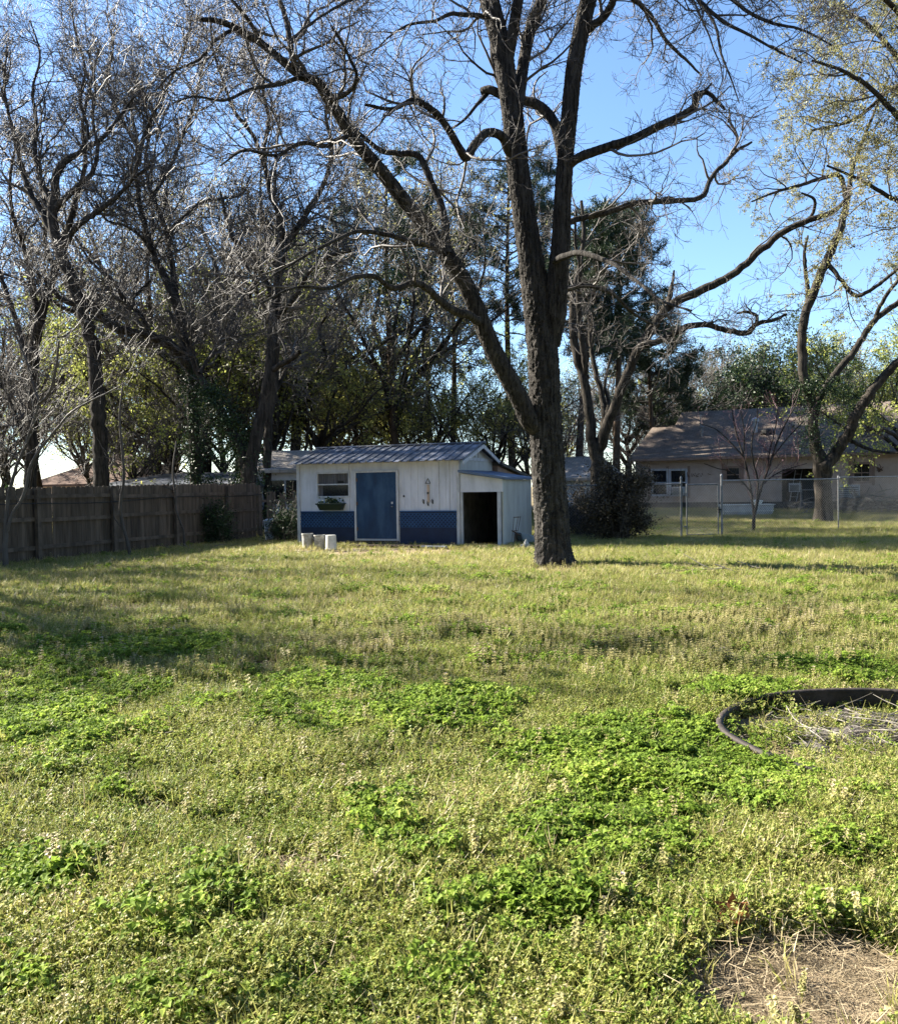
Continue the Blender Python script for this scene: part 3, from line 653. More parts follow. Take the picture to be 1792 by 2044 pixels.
# ------------------------------------------------------------------ background trees: a few kinds, copied
def bare_proto(name, H, r0, seed, nl=9, spread=0.55, leafm=None, nleaf=0, lsize=0.1, tm=None, dens=(1.7, 2.4, 2.3)):
    r = np.random.default_rng(seed)
    root = bpy.data.objects.new(name, None); COL.objects.link(root)
    t = np.linspace(0, 1, 14)
    fk = 0.28 + 0.1 * r.random()
    Q = np.stack([0.25 * np.sin(t * 3 + seed), 0.2 * np.cos(t * 4 + seed), H * fk * t * 1.15], -1); Q -= Q[0]
    V, F = tubes(Q[None], (r0 * (1 - 0.35 * t))[None], 9)
    P = []; RR = []
    for i in range(nl):
        a = 2 * PI * i / nl + r.random(); s = Q[int(6 + 7 * r.random())].copy()
        d = np.array([math.cos(a) * spread * (0.5 + r.random()), math.sin(a) * spread * (0.5 + r.random()), 0.8]); d /= np.linalg.norm(d)
        L = H * (1 - fk) * (0.6 + 0.5 * r.random()); p = [s]
        for k in range(13):
            d = d + r.normal(size=3) * 0.16 + np.array([0, 0, 0.04]); d /= np.linalg.norm(d); s = s + d * L / 13; p.append(s)
        P.append(p); RR.append(r0 * 0.5 * np.linspace(1, 0.12, 14))
    P = np.array(P); RR = np.array(RR)
    V2, F2 = tubes(P, RR, 7)
    V, F = join([(V, F), (V2, F2)])
    mesh_np('trunk', V, F, M['bark_mid'], root, smooth=True)
    parts = []; PP, R2 = P, RR
    for lv, (dn, ls, rm) in enumerate(zip(dens, ((1.2, 3.4), (.8, 1.8), (.4, 1.0)), (.04, .02, .011))):
        tot = np.linalg.norm(np.diff(PP, axis=1), axis=2).sum()
        C, c = grow(PP, R2, int(tot * dn), *ls, K=[8, 6, 4][lv], rmax=rm, rmin=.009, up=.08, r=r, wig=.24)
        parts.append(tubes(C, c, [5, 3, 3][lv])); PP, R2 = C, c
    V, F = join(parts); mesh_np('crown', V, F, tm or M['twig'], root, smooth=True)
    if leafm:
        V, F = leaf_quads(on_branches(PP, nleaf, 0.12, r), lsize, r); mesh_np('leaves', V, F, leafm, root)
    print(name, seed, len(F))
    return root
protos = {
 'A': bare_proto('bare_tree', 15, .22, 51, nl=9, tm=M['twig_lit'], dens=(1.5, 2.1, 2.0)),
 'B': bare_proto('bare_tree', 13, .2, 52, nl=12, spread=.8, tm=M['twig_lit']),
 'C': bare_proto('leafing_tree', 13, .22, 53, nl=9, spread=.7, leafm=M['spring_leaf'], nleaf=17000, lsize=.12),
 'D': bare_proto('leafing_tree', 12, .2, 54, nl=11, spread=.75, leafm=M['olive_leaf'], nleaf=11000, lsize=.12, tm=M['twig_dark'], dens=(1.4, 2.0, 2.0)),
 'E': bare_proto('brushy_tree', 7, .09, 55, nl=14, spread=.75, tm=M['twig'], dens=(1.8, 2.2, 2.0)),
 'G': bare_proto('budding_tree', 15, .22, 57, nl=10, spread=.6, leafm=M['bud_leaf'], nleaf=9000, lsize=.08, tm=M['twig_lit'], dens=(1.9, 2.6, 2.4)),
 'F': bare_proto('evergreen_tree', 8, .18, 56, nl=14, spread=.7, leafm=M['ivy_leaf'], nleaf=30000, lsize=.13, tm=M['twig_dark']),
}
used = set()
def copy_tree(o, parent=None):
    c = o.copy(); COL.objects.link(c); c.parent = parent
    for ch in list(o.children): copy_tree(ch, c)
    return c
def put(k, px, Y0, rz, s, label, sz=None):
    o = protos[k]
    if k in used: o = copy_tree(o)
    used.add(k)
    x = ray(px, 950).x * Y0
    o.location = (x, Y0, float(hz(x, Y0)) - 0.05); o.rotation_euler = (0, 0, rz); o.scale = (s, s, sz or s)
    tag(o, label, 'tree', 'trees standing behind the yard')
    return o
bgs = [
 ('E', 165, 44, 5.5, 1.1, 'brushy bare tree showing over the fence left of the heavy trunk'),
 ('E', 340, 46, 1.1, 1.15, 'brushy bare tree behind the fence near the metal roof'),
 ('E', 800, 50, 2.4, 1.15, 'low brushy tree behind the shed ridge'),
 ('E', 920, 48, 4.6, 1.15, 'low brushy tree behind the right end of the shed roof'),
 ('D', 690, 58, 1.0, 1.1, 'far olive leafed tree over the shed window'),
 ('D', 1050, 56, 3.2, .9, 'far olive leafed tree beside the main trunk'),
 ('A', 400, 41, 0.7, 1.45, 'very tall bare tree behind the ivy covered shrubs'),
 ('A', 575, 42, 1.9, 1.3, 'very tall bare tree behind the wide forked tree'),
 ('C', 1815, 38, 2.2, .85, 'yellow-green leafing tree at the right edge, over the end of the tan roof'),
 ('C', 650, 60, 5.0, 1.2, 'pale green tree far behind the shed window'),
 ('A', 300, 44, 2.2, 1.45, 'very tall bare tree behind the bowed ivy covered limb'),
 ('A', 470, 46, 0.8, 1.4, 'very tall bare tree far behind the fence corner'),
 ('A', 80, 47, 5.2, 1.45, 'very tall bare tree over the reddish brown roof'),
 ('G', 770, 46, 1.0, 1.4, 'tall tree with pale buds above the middle of the shed'),
 ('G', 340, 50, 2.6, 1.5, 'tall tree with pale buds between the two left trunks'),
 ('G', 560, 52, 4.0, 1.4, 'tall tree with pale buds behind the wide forked tree'),
 ('C', 560, 40, 1.2, .95, 'pale green leafing tree just over the grey roof beside the shed'),
 ('C', 330, 42, 3.3, .95, 'pale green leafing tree right behind the white metal roof'),
 ('C', 250, 56, 0.3, 1.15, 'yellow-green leafing tree behind the fence, seen between the two left trunks'),
 ('C', 395, 62, 1.9, 1.25, 'pale green leafing tree far behind the bowed ivy covered limb'),
 ('C', 60, 60, 3.1, 1.0, 'pale green leafing tree beyond the reddish brown roof'),
 ('C', 150, 70, 4.4, 1.2, 'most distant leafing tree above the reddish brown roof'),
 ('C', 490, 58, 5.4, 1.1, 'leafing tree showing pale green between the forked tree and its grey neighbour'),
 ('D', 640, 42, 0.5, 1.0, 'olive leafed tree directly behind the left end of the shed roof'),
 ('D', 735, 50, 2.2, 1.05, 'olive leafed tree behind the shed, over the blue door'),
 ('D', 850, 46, 3.6, 0.8, 'short olive leafed tree behind the right half of the shed'),
 ('D', 985, 44, 5.0, 0.75, 'short leafy tree between the shed roof and the main trunk'),
 ('A', 1345, 62, 1.1, 0.9, 'bare tree rising over the left end of the tan house'),
 ('B', 20, 42, 0.9, 1.0, 'grey bare tree at the left edge, behind the fence'),
 ('B', 440, 40, 2.1, 0.85, 'grey bare tree behind the right end of the fence'),
 ('B', 1130, 64, 5.8, 0.8, 'far grey bare tree just right of the main trunk'),
 ('B', 1430, 64, 0.4, 0.98, 'grey bare tree behind the ridge of the tan house'),
 ('B', 1250, 58, 1.7, 0.9, 'grey bare tree between the dark bush and the tan house'),
 ('C', 1480, 72, 2.7, 0.98, 'low yellowish tree showing over the middle of the tan roof'),
 ('C', 1770, 56, 1.0, 0.85, 'yellow-green tree behind the right end of the tan house'),
 ('C', 1690, 64, 3.9, 0.95, 'yellow-green tree between the forks of the ivy trunk'),
 ('F', 1500, 60, 0.8, 1.3, 'dark evergreen behind the roof vents of the tan house'),
 ('F', 1570, 64, 2.8, 1.25, 'dark evergreen over the tan roof beside the ivy trunk'),
 ('F', 1370, 58, 4.1, 0.95, 'small dark evergreen at the left end of the tan roof'),
 ('E', 280, 38, 2.6, 0.85, 'brushy bare tree behind the middle of the fence'),
 ('E', 1090, 42, 5.9, 0.9, 'brushy bare tree partly hidden by the main trunk'),
 ('E', 1290, 56, 0.6, 1.35, 'brushy bare tree beside the left gable of the tan house'),
 ('E', 10, 34, 2.0, 1.0, 'brushy bare tree at the far left behind the leaning sapling'),
 ('E', 1660, 60, 5.0, 1.5, 'brushy bare tree over the right part of the tan roof'),
]
for b in bgs: put(*b)
for (x_, y_, rz_, s_, L_) in [(-12, -9, 1, 2.0, 'unseen evergreen added to block sky light, behind the viewer on the left'), (-3, -12, 2, 2.1, 'unseen evergreen added to block sky light, behind the viewer left of the middle'), (6, -10, 3, 2.0, 'unseen evergreen added to block sky light, behind the viewer right of the middle'), (15, -7, 4, 1.9, 'unseen evergreen added to block sky light, behind the viewer on the right'), (24, 2, 5, 1.8, 'unseen evergreen added to block sky light, right of the yard')]:
    o = copy_tree(protos['F']); o.location = (x_, y_, 0); o.rotation_euler = (0, 0, rz_); o.scale = (s_,) * 3; tag(o, L_, 'tree', 'unseen evergreens added to block sky light')  # unseen trees added to hold back sky light and deepen the shade
for (x_, y_, rz_, s_, L_) in [(-17.5, 21.5, 1.5, 1.0, 'leafy tree standing beyond the fence left of the frame'), (-14.5, 14.2, 3.5, .85, 'smaller leafy tree beyond the fence, closer to the camera')]:
    o = copy_tree(protos['D']); o.location = (x_, y_, 0); o.rotation_euler = (0, 0, rz_); o.scale = (s_,) * 3; tag(o, L_, 'tree', 'trees standing left of the yard')
for (x_, y_, rz_, s_, L_) in [(-15.5, 17.5, .5, 1.0, 'bare tree just outside the left edge of the yard'), (-20, 26, 2.5, 1.1, 'bare tree further back beyond the left edge of the yard'), (-17, 11.5, 4.0, .9, 'bare tree nearest the camera beyond the left edge of the yard')]:
    o = copy_tree(protos['A']); o.location = (x_, y_, 0); o.rotation_euler = (0, 0, rz_); o.scale = (s_,) * 3; tag(o, L_, 'tree', 'trees standing left of the yard')

# ------------------------------------------------------------------ shrubs, ivy
def shrub(name, label, cat, c, rad, nleaf, lsize, m, stems=40, seed=1, tm=None, group=None, lump=0.35):
    r = np.random.default_rng(seed)
    root = empty(name, c); tag(root, label, cat, group)
    rad = np.array(rad, float)
    az = r.random(stems) * 2 * PI; el = 0.25 + 1.2 * r.random(stems)
    D = np.stack([np.cos(az) * np.cos(el), np.sin(az) * np.cos(el), np.sin(el)], -1)
    S = r.normal(size=(stems, 3)) * 0.12; S[:, 2] = 0
    K = 8; out = [S]; cur = S; SL = (.6 + .7 * r.random(stems))[:, None]
    for k in range(K - 1):
        D2 = D * rad * np.array([1, 1, 1.9]) * SL; cur = cur + D2 / (K - 1) * (0.9) + r.normal(size=S.shape) * 0.05; out.append(cur)
    P = np.stack(out, 1); RR = np.linspace(.016, .005, K)[None] * np.ones((stems, 1))
    C, c2 = grow(P, RR, stems * 10, .3, .8, K=4, rmin=.004, up=.05, r=r)
    V, F = join([tubes(P, RR, 4), tubes(C, c2, 3)]); V[:, 2] = np.maximum(V[:, 2], 0.0)
    mesh_np('stems', V, F, tm or M['twig_dark'], root, smooth=True)
    # leaf clumps in the volume
    nc = 34; q = r.normal(size=(nc, 3)); q /= np.linalg.norm(q, axis=1, keepdims=True); q *= (r.random(nc)[:, None]) ** 0.4 * (.75 + .5 * r.random(nc)[:, None])
    cc = q * rad * np.array([.85, .85, .8]) + np.array([0, 0, rad[2]])
    ci = r.integers(0, nc, nleaf); pts = cc[ci] + r.normal(size=(nleaf, 3)) * rad.min() * lump * .55
    e = pts / rad - np.array([0, 0, 1]); k = (e ** 2).sum(1) < 1.6
    pts = pts[k & (pts[:, 2] > 0.02)]
    tw = on_branches(C, nleaf // 2, .06, r); tw = tw[tw[:, 2] > 0.02]
    V, F = leaf_quads(np.concatenate([pts, tw]), lsize, r); mesh_np('leaves', V, F, m, root)
    return root
c = gp(1222, 1078); shrub('bush', 'big dark twiggy bush beside the main trunk, in front of the gate', 'bush', (c.x + .02, 25.0, 0), (1.15, .75, 1.13), 15000, .06, M['bush_leaf'], stems=110, seed=3)
c = gp(1160, 1070); shrub('bush', 'lower dark bush tucked behind the main trunk on its right', 'bush', (c.x - .05, 27.3, 0), (.6, .7, .72), 5000, .06, M['bush_leaf'], stems=40, seed=4)
def at_fence(px, Y): v = ray(px, 1000) * Y; return (v.x, Y, 0)
shrub('shrub', 'dark green shrub growing against the right end of the wooden fence', 'shrub', at_fence(432, 26.2), (.42, .4, .62), 5000, .05, M['ivy_leaf'], stems=25, seed=5)
shrub('shrub', 'weedy shrub filling the gap between the fence and the shed', 'shrub', at_fence(570, 26.6), (.42, .5, .6), 5000, .05, M['ivy_leaf'], stems=35, seed=6)
for i, (px, Y, s, L) in enumerate([(420, 32, 1.5, 'tall leafy evergreen shrub behind the fence at the ivy covered trunk'), (360, 33, 1.3, 'evergreen shrub behind the fence left of the ivy trunk'), (470, 31, 1.35, 'evergreen shrub against the foot of the wide forked tree'),
        (290, 35, 1.35, 'rusty green shrub over the white metal roof'), (150, 31, 1.05, 'low evergreen shrub behind the fence near the brown roof'), (230, 34, 1.2, 'evergreen shrub between the heavy trunk and the metal roof'), (20, 30, 1.3, 'evergreen shrub behind the left end of the fence')]):
    shrub('evergreen_shrub', L, 'shrub', at_fence(px, Y), (s * .7, s * .6, s * .7), 4200, .085, M['olive_leaf'] if i == 3 else M['ivy_leaf'], stems=30, seed=10 + i, group='shrubs behind the wooden fence')
def ivy(label, path, Y0, rad, n, seed, ls=.07):
    r = np.random.default_rng(seed)
    P = np.array([at(px, py, Y0) for px, py in path]); t = r.random(n) * (len(P) - 1); i = t.astype(int); f = (t - i)[:, None]
    c = P[i] * (1 - f) + P[i + 1] * f; q = r.normal(size=(n, 3)); q[:, 2] *= .6
    c = c + q * rad * (0.35 + 0.65 * np.abs(np.sin(t * 3.1 + 1))[:, None])
    V, F = leaf_quads(c, ls, r); o = mesh_np('ivy', V, F, M['ivy_leaf']); 
    return tag(o, label, 'ivy')
ivy('ivy climbing the bowed tree behind the fence', [(391, 1000), (390, 900), (386, 800), (380, 720)], 31.4, .3, 6000, 1)
ivy('dark ivy covering the left arm of the wide forked tree', [(500, 1000), (490, 930), (470, 880), (445, 830), (415, 770)], 29.3, .42, 9000, 2)
ivy('ivy spreading through the fork of the thick tree before the tan house', [(1620, 900), (1618, 850), (1622, 800), (1600, 770), (1640, 770), (1700, 790), (1715, 830)], 33.2, .42, 7000, 3, .06)

# ------------------------------------------------------------------ paints
M['white'] = mk('white', (0.38, 0.395, 0.45), (0.52, 0.54, 0.61), 3, 0.7, 0.15, c3=(0.47, 0.485, 0.555), stretch=(1, 1, .3))
M['white_trim'] = mk('white_trim', (0.26, 0.26, 0.28), (0.46, 0.47, 0.51), 9, 0.6, 0.2, stretch=(1, 1, .4), lo=.25)
M['cream'] = mk('cream', (0.30, 0.30, 0.285), (0.40, 0.405, 0.39), 3, 0.7, 0.15, stretch=(1, 1, .3))
M['blue_door'] = mk('blue_door', (0.003, 0.02, 0.06), (0.022, 0.058, 0.12), 3.2, 0.5, 0.1, stretch=(1, 1, .35), c3=(0.006, 0.032, 0.085))
M['blue_skirt'] = mk('blue_skirt', (0.002, 0.009, 0.035), (0.005, 0.017, 0.055), 4, 0.6, 0.1)
M['blue_lattice'] = mk('blue_lattice', (0.010, 0.045, 0.13), (0.022, 0.075, 0.19), 4, 0.6, 0.1)
M['metal_roof'] = mk('metal_roof', (0.03, 0.034, 0.045), (0.20, 0.21, 0.245), 2.2, 0.5, 0.1, metal=0.2, c3=(0.06, 0.068, 0.085))
M['roof_edge'] = mk('roof_edge', (0.06, 0.09, 0.15), (0.10, 0.14, 0.22), 4, 0.5, 0)
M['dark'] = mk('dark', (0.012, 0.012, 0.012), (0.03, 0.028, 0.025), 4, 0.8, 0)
M['glass'] = mk('glass', (0.006, 0.007, 0.009), (0.012, 0.013, 0.016), 3, 0.12, 0, spec=0.35)
M['curtain'] = mk('curtain', (0.03, 0.03, 0.034), (0.12, 0.12, 0.135), 60, 0.9, 0, stretch=(1, 1, .02))
M['wood_old'] = mk('wood_old', (0.043, 0.032, 0.023), (0.115, 0.087, 0.064), 3, 0.9, 0.3, stretch=(3, 3, .25), island=.22)
M['wood_rail'] = mk('wood_rail', (0.05, 0.038, 0.028), (0.12, 0.092, 0.07), 5, 0.9, 0.3, stretch=(1, 1, .6), island=.15)
M['galv'] = mk('galv', (0.10, 0.105, 0.11), (0.22, 0.225, 0.23), 12, 0.55, 0.05, metal=0.3)
M['wire'] = mk('wire', (0.10, 0.10, 0.10), (0.18, 0.18, 0.18), 12, 0.5, 0, metal=0.6)
M['tan_wall'] = mk('tan_wall', (0.36, 0.275, 0.225), (0.45, 0.355, 0.30), 2, 0.8, 0.1)
M['tan_trim'] = mk('tan_trim', (0.20, 0.13, 0.10), (0.27, 0.19, 0.15), 3, 0.8, 0)
M['foundation'] = mk('foundation', (0.04, 0.035, 0.03), (0.10, 0.09, 0.08), 3, 0.9, 0.2)
M['plastic_green'] = mk('plastic_green', (0.004, 0.012, 0.008), (0.009, 0.022, 0.014), 6, 0.5, 0)
M['pail'] = mk('pail', (0.40, 0.40, 0.36), (0.62, 0.62, 0.58), 5, 0.6, 0.1, lo=.3)
M['pail_dirty'] = mk('pail_dirty', (0.20, 0.19, 0.16), (0.46, 0.45, 0.42), 7, 0.8, 0.3)
M['rust'] = mk('rust', (0.05, 0.03, 0.02), (0.16, 0.09, 0.06), 8, 0.8, 0.3)
M['grey_plastic'] = mk('grey_plastic', (0.30, 0.31, 0.32), (0.42, 0.43, 0.44), 5, 0.6, 0)
M['grey_blue'] = mk('grey_blue', (0.16, 0.20, 0.24), (0.28, 0.32, 0.36), 5, 0.7, 0.2)
M['rubber'] = mk('rubber', (0.012, 0.010, 0.009), (0.055, 0.042, 0.036), 7, 0.75, 0.4)
M['stick'] = mk('stick', (0.06, 0.052, 0.045), (0.22, 0.20, 0.17), 5, 0.8, 0.2, island=.35)
M['straw'] = mk('straw', (0.22, 0.18, 0.11), (0.42, 0.36, 0.24), 3, 0.8, 0, island=.35)
def shingle(name, c1, c2):
    m = mk(name, c1, c2, 1.3, 0.95, 0, spec=.1)
    t = m.node_tree; N = t.nodes; L = t.links; b = N['Principled BSDF']; src = b.inputs['Base Color'].links[0].from_socket
    tc = N.new('ShaderNodeTexCoord'); br = N.new('ShaderNodeTexBrick'); br.inputs['Scale'].default_value = 1
    br.inputs['Brick Width'].default_value = .32; br.inputs['Row Height'].default_value = .14; br.inputs['Mortar Size'].default_value = .012
    br.inputs['Color1'].default_value = (.75, .75, .75, 1); br.inputs['Color2'].default_value = (1.15, 1.12, 1.1, 1); br.inputs['Mortar'].default_value = (.45, .45, .45, 1)
    L.new(tc.outputs['Object'], br.inputs[0])
    mx = N.new('ShaderNodeMixRGB'); mx.blend_type = 'MULTIPLY'; mx.inputs[0].default_value = .8; L.new(src, mx.inputs[1]); L.new(br.outputs[0], mx.inputs[2]); L.new(mx.outputs[0], b.inputs['Base Color'])
    return m
M['shingle_tan'] = shingle('shingle_tan', (0.135, 0.108, 0.09), (0.185, 0.152, 0.128))
M['shingle_red'] = shingle('shingle_red', (0.09, 0.062, 0.052), (0.15, 0.105, 0.085))
M['shingle_grey'] = shingle('shingle_grey', (0.22, 0.20, 0.18), (0.36, 0.33, 0.30))

# ------------------------------------------------------------------ garden shed
a0 = gp(597, 1090); O = Vector((ray(597, 1090).x * 25.4, 25.4, 0)); Bc = Vector((ray(918, 1090).x * 23.6, 23.6, 0))
U = (Bc - O).normalized(); SW = (Bc - O).length; srz = math.atan2(U.y, U.x)
shed = empty('garden_shed', O, srz)
tag(shed, 'small white and blue garden shed with a metal roof and an open lean-to', 'shed')
def sp(px, py): return plane_hit(px, py, O, U)
SD = 2.7; EZ = 2.36; RZ = 2.78
dx0, dz0 = sp(712, 1077); dx1, dz1 = sp(793, 940)
wx0, wz0 = sp(634, 992); wx1, wz1 = sp(697, 943)
skz = sp(760, 1022)[1]; 
# front wall in panels round the openings, shallow vertical grooves as real gaps
wl = MB()
def panel(x0, x1, z0, z1, grooves=True):
    x = x0
    while x < x1 - .01:
        e = min(x + .2, x1); wl.box(x + .0015, e - .0015, 0, .05, z0, z1); x = e
panel(0.0, wx0, .12, EZ); panel(wx0, wx1, .12, wz0); panel(wx0, wx1, wz1, EZ); panel(wx1, dx0, .12, EZ); panel(dx0, dx1, dz1, EZ); panel(dx1, SW, .12, EZ)
wl.box(dx0, dx1, 0.0, .05, .1, dz0)
wl.box(.02, wx0 + .002, .052, .07, .12, EZ); wl.box(wx1 - .002, dx0 + .02, .052, .07, .12, EZ); wl.box(dx1 - .02, SW - .02, .052, .07, .12, EZ)
wl.build('front_wall', M['white'], shed)
m = MB(); m.box(0, .05, .075, SD, .1, EZ); m.build('side_wall', M['white'], shed)
m = MB(); m.box(.055, SW - .055, SD - .05, SD, .1, EZ); m.build('back_wall', M['white'], shed)
m = MB()
y = .075
while y < SD: e = min(y + .3, SD); m.box(SW - .05, SW, y + .003, e - .003, .1, EZ); y = e
# gable triangle at the right end
m.hexa([(SW - .05, .075, EZ + .002), (SW, .075, EZ + .002), (SW, SD, EZ + .002), (SW - .05, SD, EZ + .002), (SW - .05, SD / 2 - .05, RZ - .06), (SW, SD / 2 - .05, RZ - .06), (SW, SD / 2 + .05, RZ - .06), (SW - .05, SD / 2 + .05, RZ - .06)])
m.build('gable_wall', M['cream'], shed)
m = MB(); m.box(SW + .004, SW + .03, .1, SD, EZ - .05, EZ + .03); m.box(SW + .004, SW + .03, SD / 2 - .16, SD / 2 - .12, EZ + .04, RZ - .12); m.box(SW + .004, SW + .03, SD / 2 + .12, SD / 2 + .16, EZ + .04, RZ - .12)
m.build('gable_trim', M['white_trim'], shed)
m = MB(); m.box(.06, SW - .06, .08, SD - .06, .08, .12); m.build('floor', M['dark'], shed)
# roof: ribbed metal sheets on both slopes
def slope(name, ya, za, yb, zb, par, x0=-.16, x1=SW + .28):
    vs = []; prof = []
    x = x0
    while x < x1: prof += [(x, 0), (x + .19, 0), (x + .205, .028), (x + .23, .028), (x + .245, 0)]; x += .25
    prof = [p for p in prof if p[0] <= x1]
    n = len(prof); k = 10; fs = []
    for i in range(k + 1):
        t = i / k; yy = ya + (yb - ya) * t; zz = za + (zb - za) * t
        for (px_, h) in prof: vs.append((px_, yy, zz + h + .006 * math.sin(px_ * 3.3 + i)))
    for i in range(k):
        for j in range(n - 1): fs.append((i * n + j, i * n + j + 1, (i + 1) * n + j + 1, (i + 1) * n + j))
    me = bpy.data.meshes.new(name); me.from_pydata(vs, [], fs); me.materials.append(M['metal_roof']); me.update()
    o = bpy.data.objects.new(name, me); COL.objects.link(o); o.parent = par
    s = o.modifiers.new('t', 'SOLIDIFY'); s.thickness = .008; s.offset = 1
    return o
slope('roof', -.28, EZ - .07, SD / 2, RZ, shed); slope('roof', SD + .28, EZ - .07, SD / 2 + .01, RZ, shed)
m = MB(); m.tube([(-.17, SD / 2, RZ + .03), (SW + .29, SD / 2, RZ + .03)], .035, 8); m.build('ridge_cap', M['metal_roof'], shed)
m = MB(); 
for x in (SW + .2,):
    m.hexa([(x, -.27, EZ - .19), (x + .03, -.27, EZ - .19), (x + .03, SD / 2, RZ - .12), (x, SD / 2, RZ - .12), (x, -.27, EZ - .09), (x + .03, -.27, EZ - .09), (x + .03, SD / 2, RZ - .02), (x, SD / 2, RZ - .02)])
    m.hexa([(x, SD / 2 + .002, RZ - .12), (x + .03, SD / 2 + .002, RZ - .12), (x + .03, SD + .27, EZ - .19), (x, SD + .27, EZ - .19), (x, SD / 2 + .002, RZ - .02), (x + .03, SD / 2 + .002, RZ - .02), (x + .03, SD + .27, EZ - .09), (x, SD + .27, EZ - .09)])
m.build('rake_board', M['white_trim'], shed)
# blue skirt with lattice
def skirt(x0, x1):
    m = MB(); m.box(x0, x1, -.02, -.003, .06, skz); m.build('skirt', M['blue_skirt'], shed)
    m = MB(); z0, z1 = skz - .42, skz - .03; st = .105; w = .011
    k = x0 - (z1 - z0)
    while k < x1:
        for s in (1, -1):
            ax, az_, bx, bz = k, z0 if s > 0 else z1, k + (z1 - z0), z1 if s > 0 else z0
            t0 = max(0, (x0 - ax) / (bx - ax)); t1 = min(1, (x1 - ax) / (bx - ax))
            if t1 - t0 < .08: continue
            p = (ax + (bx - ax) * t0, az_ + (bz - az_) * t0); q = (ax + (bx - ax) * t1, az_ + (bz - az_) * t1)
            y = -.026 if s > 0 else -.034; d = w * 1.41
            m.hexa([(p[0] - d, y, p[1]), (p[0] + d, y, p[1]), (p[0] + d, y - .007, p[1]), (p[0] - d, y - .007, p[1]), (q[0] - d, y, q[1]), (q[0] + d, y, q[1]), (q[0] + d, y - .007, q[1]), (q[0] - d, y - .007, q[1])])
        k += st
    m.build('lattice', M['blue_lattice'], shed)
    m = MB(); m.box(x0, x1, -.045, -.022, skz + .001, skz + .03); m.build('skirt_rail', M['blue_lattice'], shed)
skirt(.09, dx0 - .05); skirt(dx1 + .06, SW - .07)
# corner boards
m = MB(); m.box(-.02, .08, -.035, -.004, .02, EZ - .02); m.build('corner_board', M['white_trim'], shed)
m = MB(); m.box(SW - .065, SW + .02, -.035, -.004, .03, EZ - .02); m.build('corner_board', M['white_trim'], shed)
for px in (672 + 60, 842, 900): pass
# battens over the sheet joints
for px in (876, 897): x = sp(px, 960)[0]; MB().box(x - .01, x + .01, -.012, -.002, skz + .04, EZ - .08).build('batten', M['white_trim'], shed)
m = MB(); m.box(.09, SW - .07, -.03, -.004, EZ - .075, EZ - .012); m.build('frieze_board', M['white_trim'], shed)
# door
d = MB().box(dx0 + .03, dx1 - .03, -.04, -.008, dz0 + .03, dz1 - .03).build('door', M['blue_door'], shed, bevel=.004)
kx, kz = sp(785, 1011)
k = MB(); k.tube([(kx, -.041, kz), (kx, -.075, kz)], .012, 8); k.lathe([(.03, -.01), (.034, 0), (.024, .012), (.001, .016)], (kx, -.08, kz), 12); k.build('door_knob', M['galv'], d, smooth=True)
for hz_ in (.25, .95, 1.6): MB().box(dx0 + .028, dx0 + .075, -.047, -.0405, dz0 + hz_, dz0 + hz_ + .09).build('hinge', M['rust'], d)
k = MB().box(kx - .04, kx + .01, -.046, -.0405, kz + .07, kz + .13); k.build('latch_plate', M['white_trim'], d)
f = MB()
f.box(dx0 - .03, dx0 + .026, -.05, -.002, dz0 - .02, dz1 + .03); f.box(dx1 - .026, dx1 + .035, -.05, -.002, dz0 - .02, dz1 + .03); f.box(dx0 + .028, dx1 - .028, -.05, -.002, dz1 - .026, dz1 + .03); f.box(dx0 + .028, dx1 - .028, -.05, -.002, dz0 - .02, dz0 + .026)
f.build('door_frame', M['white_trim'], shed)
# window: frame, meeting rail, dark panes, curtain
wd = MB(); t = .022
wd.box(wx0 - t, wx0 + t, -.035, .03, wz0 - t, wz1 + t); wd.box(wx1 - t, wx1 + t, -.035, .03, wz0 - t, wz1 + t); wd.box(wx0 + t, wx1 - t, -.034, .03, wz0 - t, wz0 + t); wd.box(wx0 + t, wx1 - t, -.034, .03, wz1 - t, wz1 + t)
zm = (wz0 + wz1) / 2 + .01; wd.box(wx0 + t, wx1 - t, -.03, .028, zm - .018, zm + .018)
wo = wd.build('window', M['white_trim'], shed)
MB().box(wx0 + t, wx1 - t, .035, .04, wz0 + t, zm - .019).build('lower_pane', M['glass'], wo)
vs = []; fs = []; n = 60
for i in range(n + 1):
    x = wx0 + t + (wx1 - wx0 - 2 * t) * i / n; yy = .03 + .008 * math.sin(i * 1.3)
    cutz = zm + .02 + (.08 if .62 < i / n < .82 else 0); vs += [(x, yy, cutz), (x, yy, wz1 - t)]
    if i: fs.append((2 * i - 2, 2 * i, 2 * i + 1, 2 * i - 1))
me = bpy.data.meshes.new('curtain'); me.from_pydata(vs, [], fs); me.materials.append(M['curtain']); me.update(); o = bpy.data.objects.new('curtain', me); COL.objects.link(o); o.parent = wo
o.modifiers.new('t', 'SOLIDIFY').thickness = .002
vs = []; fs = []
for i in range(13):
    x = wx0 + t + .14 * i / 12; yy = .028 + .006 * math.sin(i * 1.3); vs += [(x, yy, wz0 + t), (x + .0, yy, zm - .02)]
    if i: fs.append((2 * i - 2, 2 * i, 2 * i + 1, 2 * i - 1))
me = bpy.data.meshes.new('curtain'); me.from_pydata(vs, [], fs); me.materials.append(M['curtain']); me.update(); o = bpy.data.objects.new('curtain', me); COL.objects.link(o); o.parent = wo
MB().box(wx0 + t, wx1 - t, .05, .054, zm + .019, wz1 - t).build('upper_pane', M['dark'], wo)
MB().box(dx0 - .02, dx1 + .03, -.03, -.004, .0, dz0 - .025).build('threshold', M['foundation'], shed)
MB().box(.0, SW, .002, .06, -.05, .115).build('skid', M['foundation'], shed)
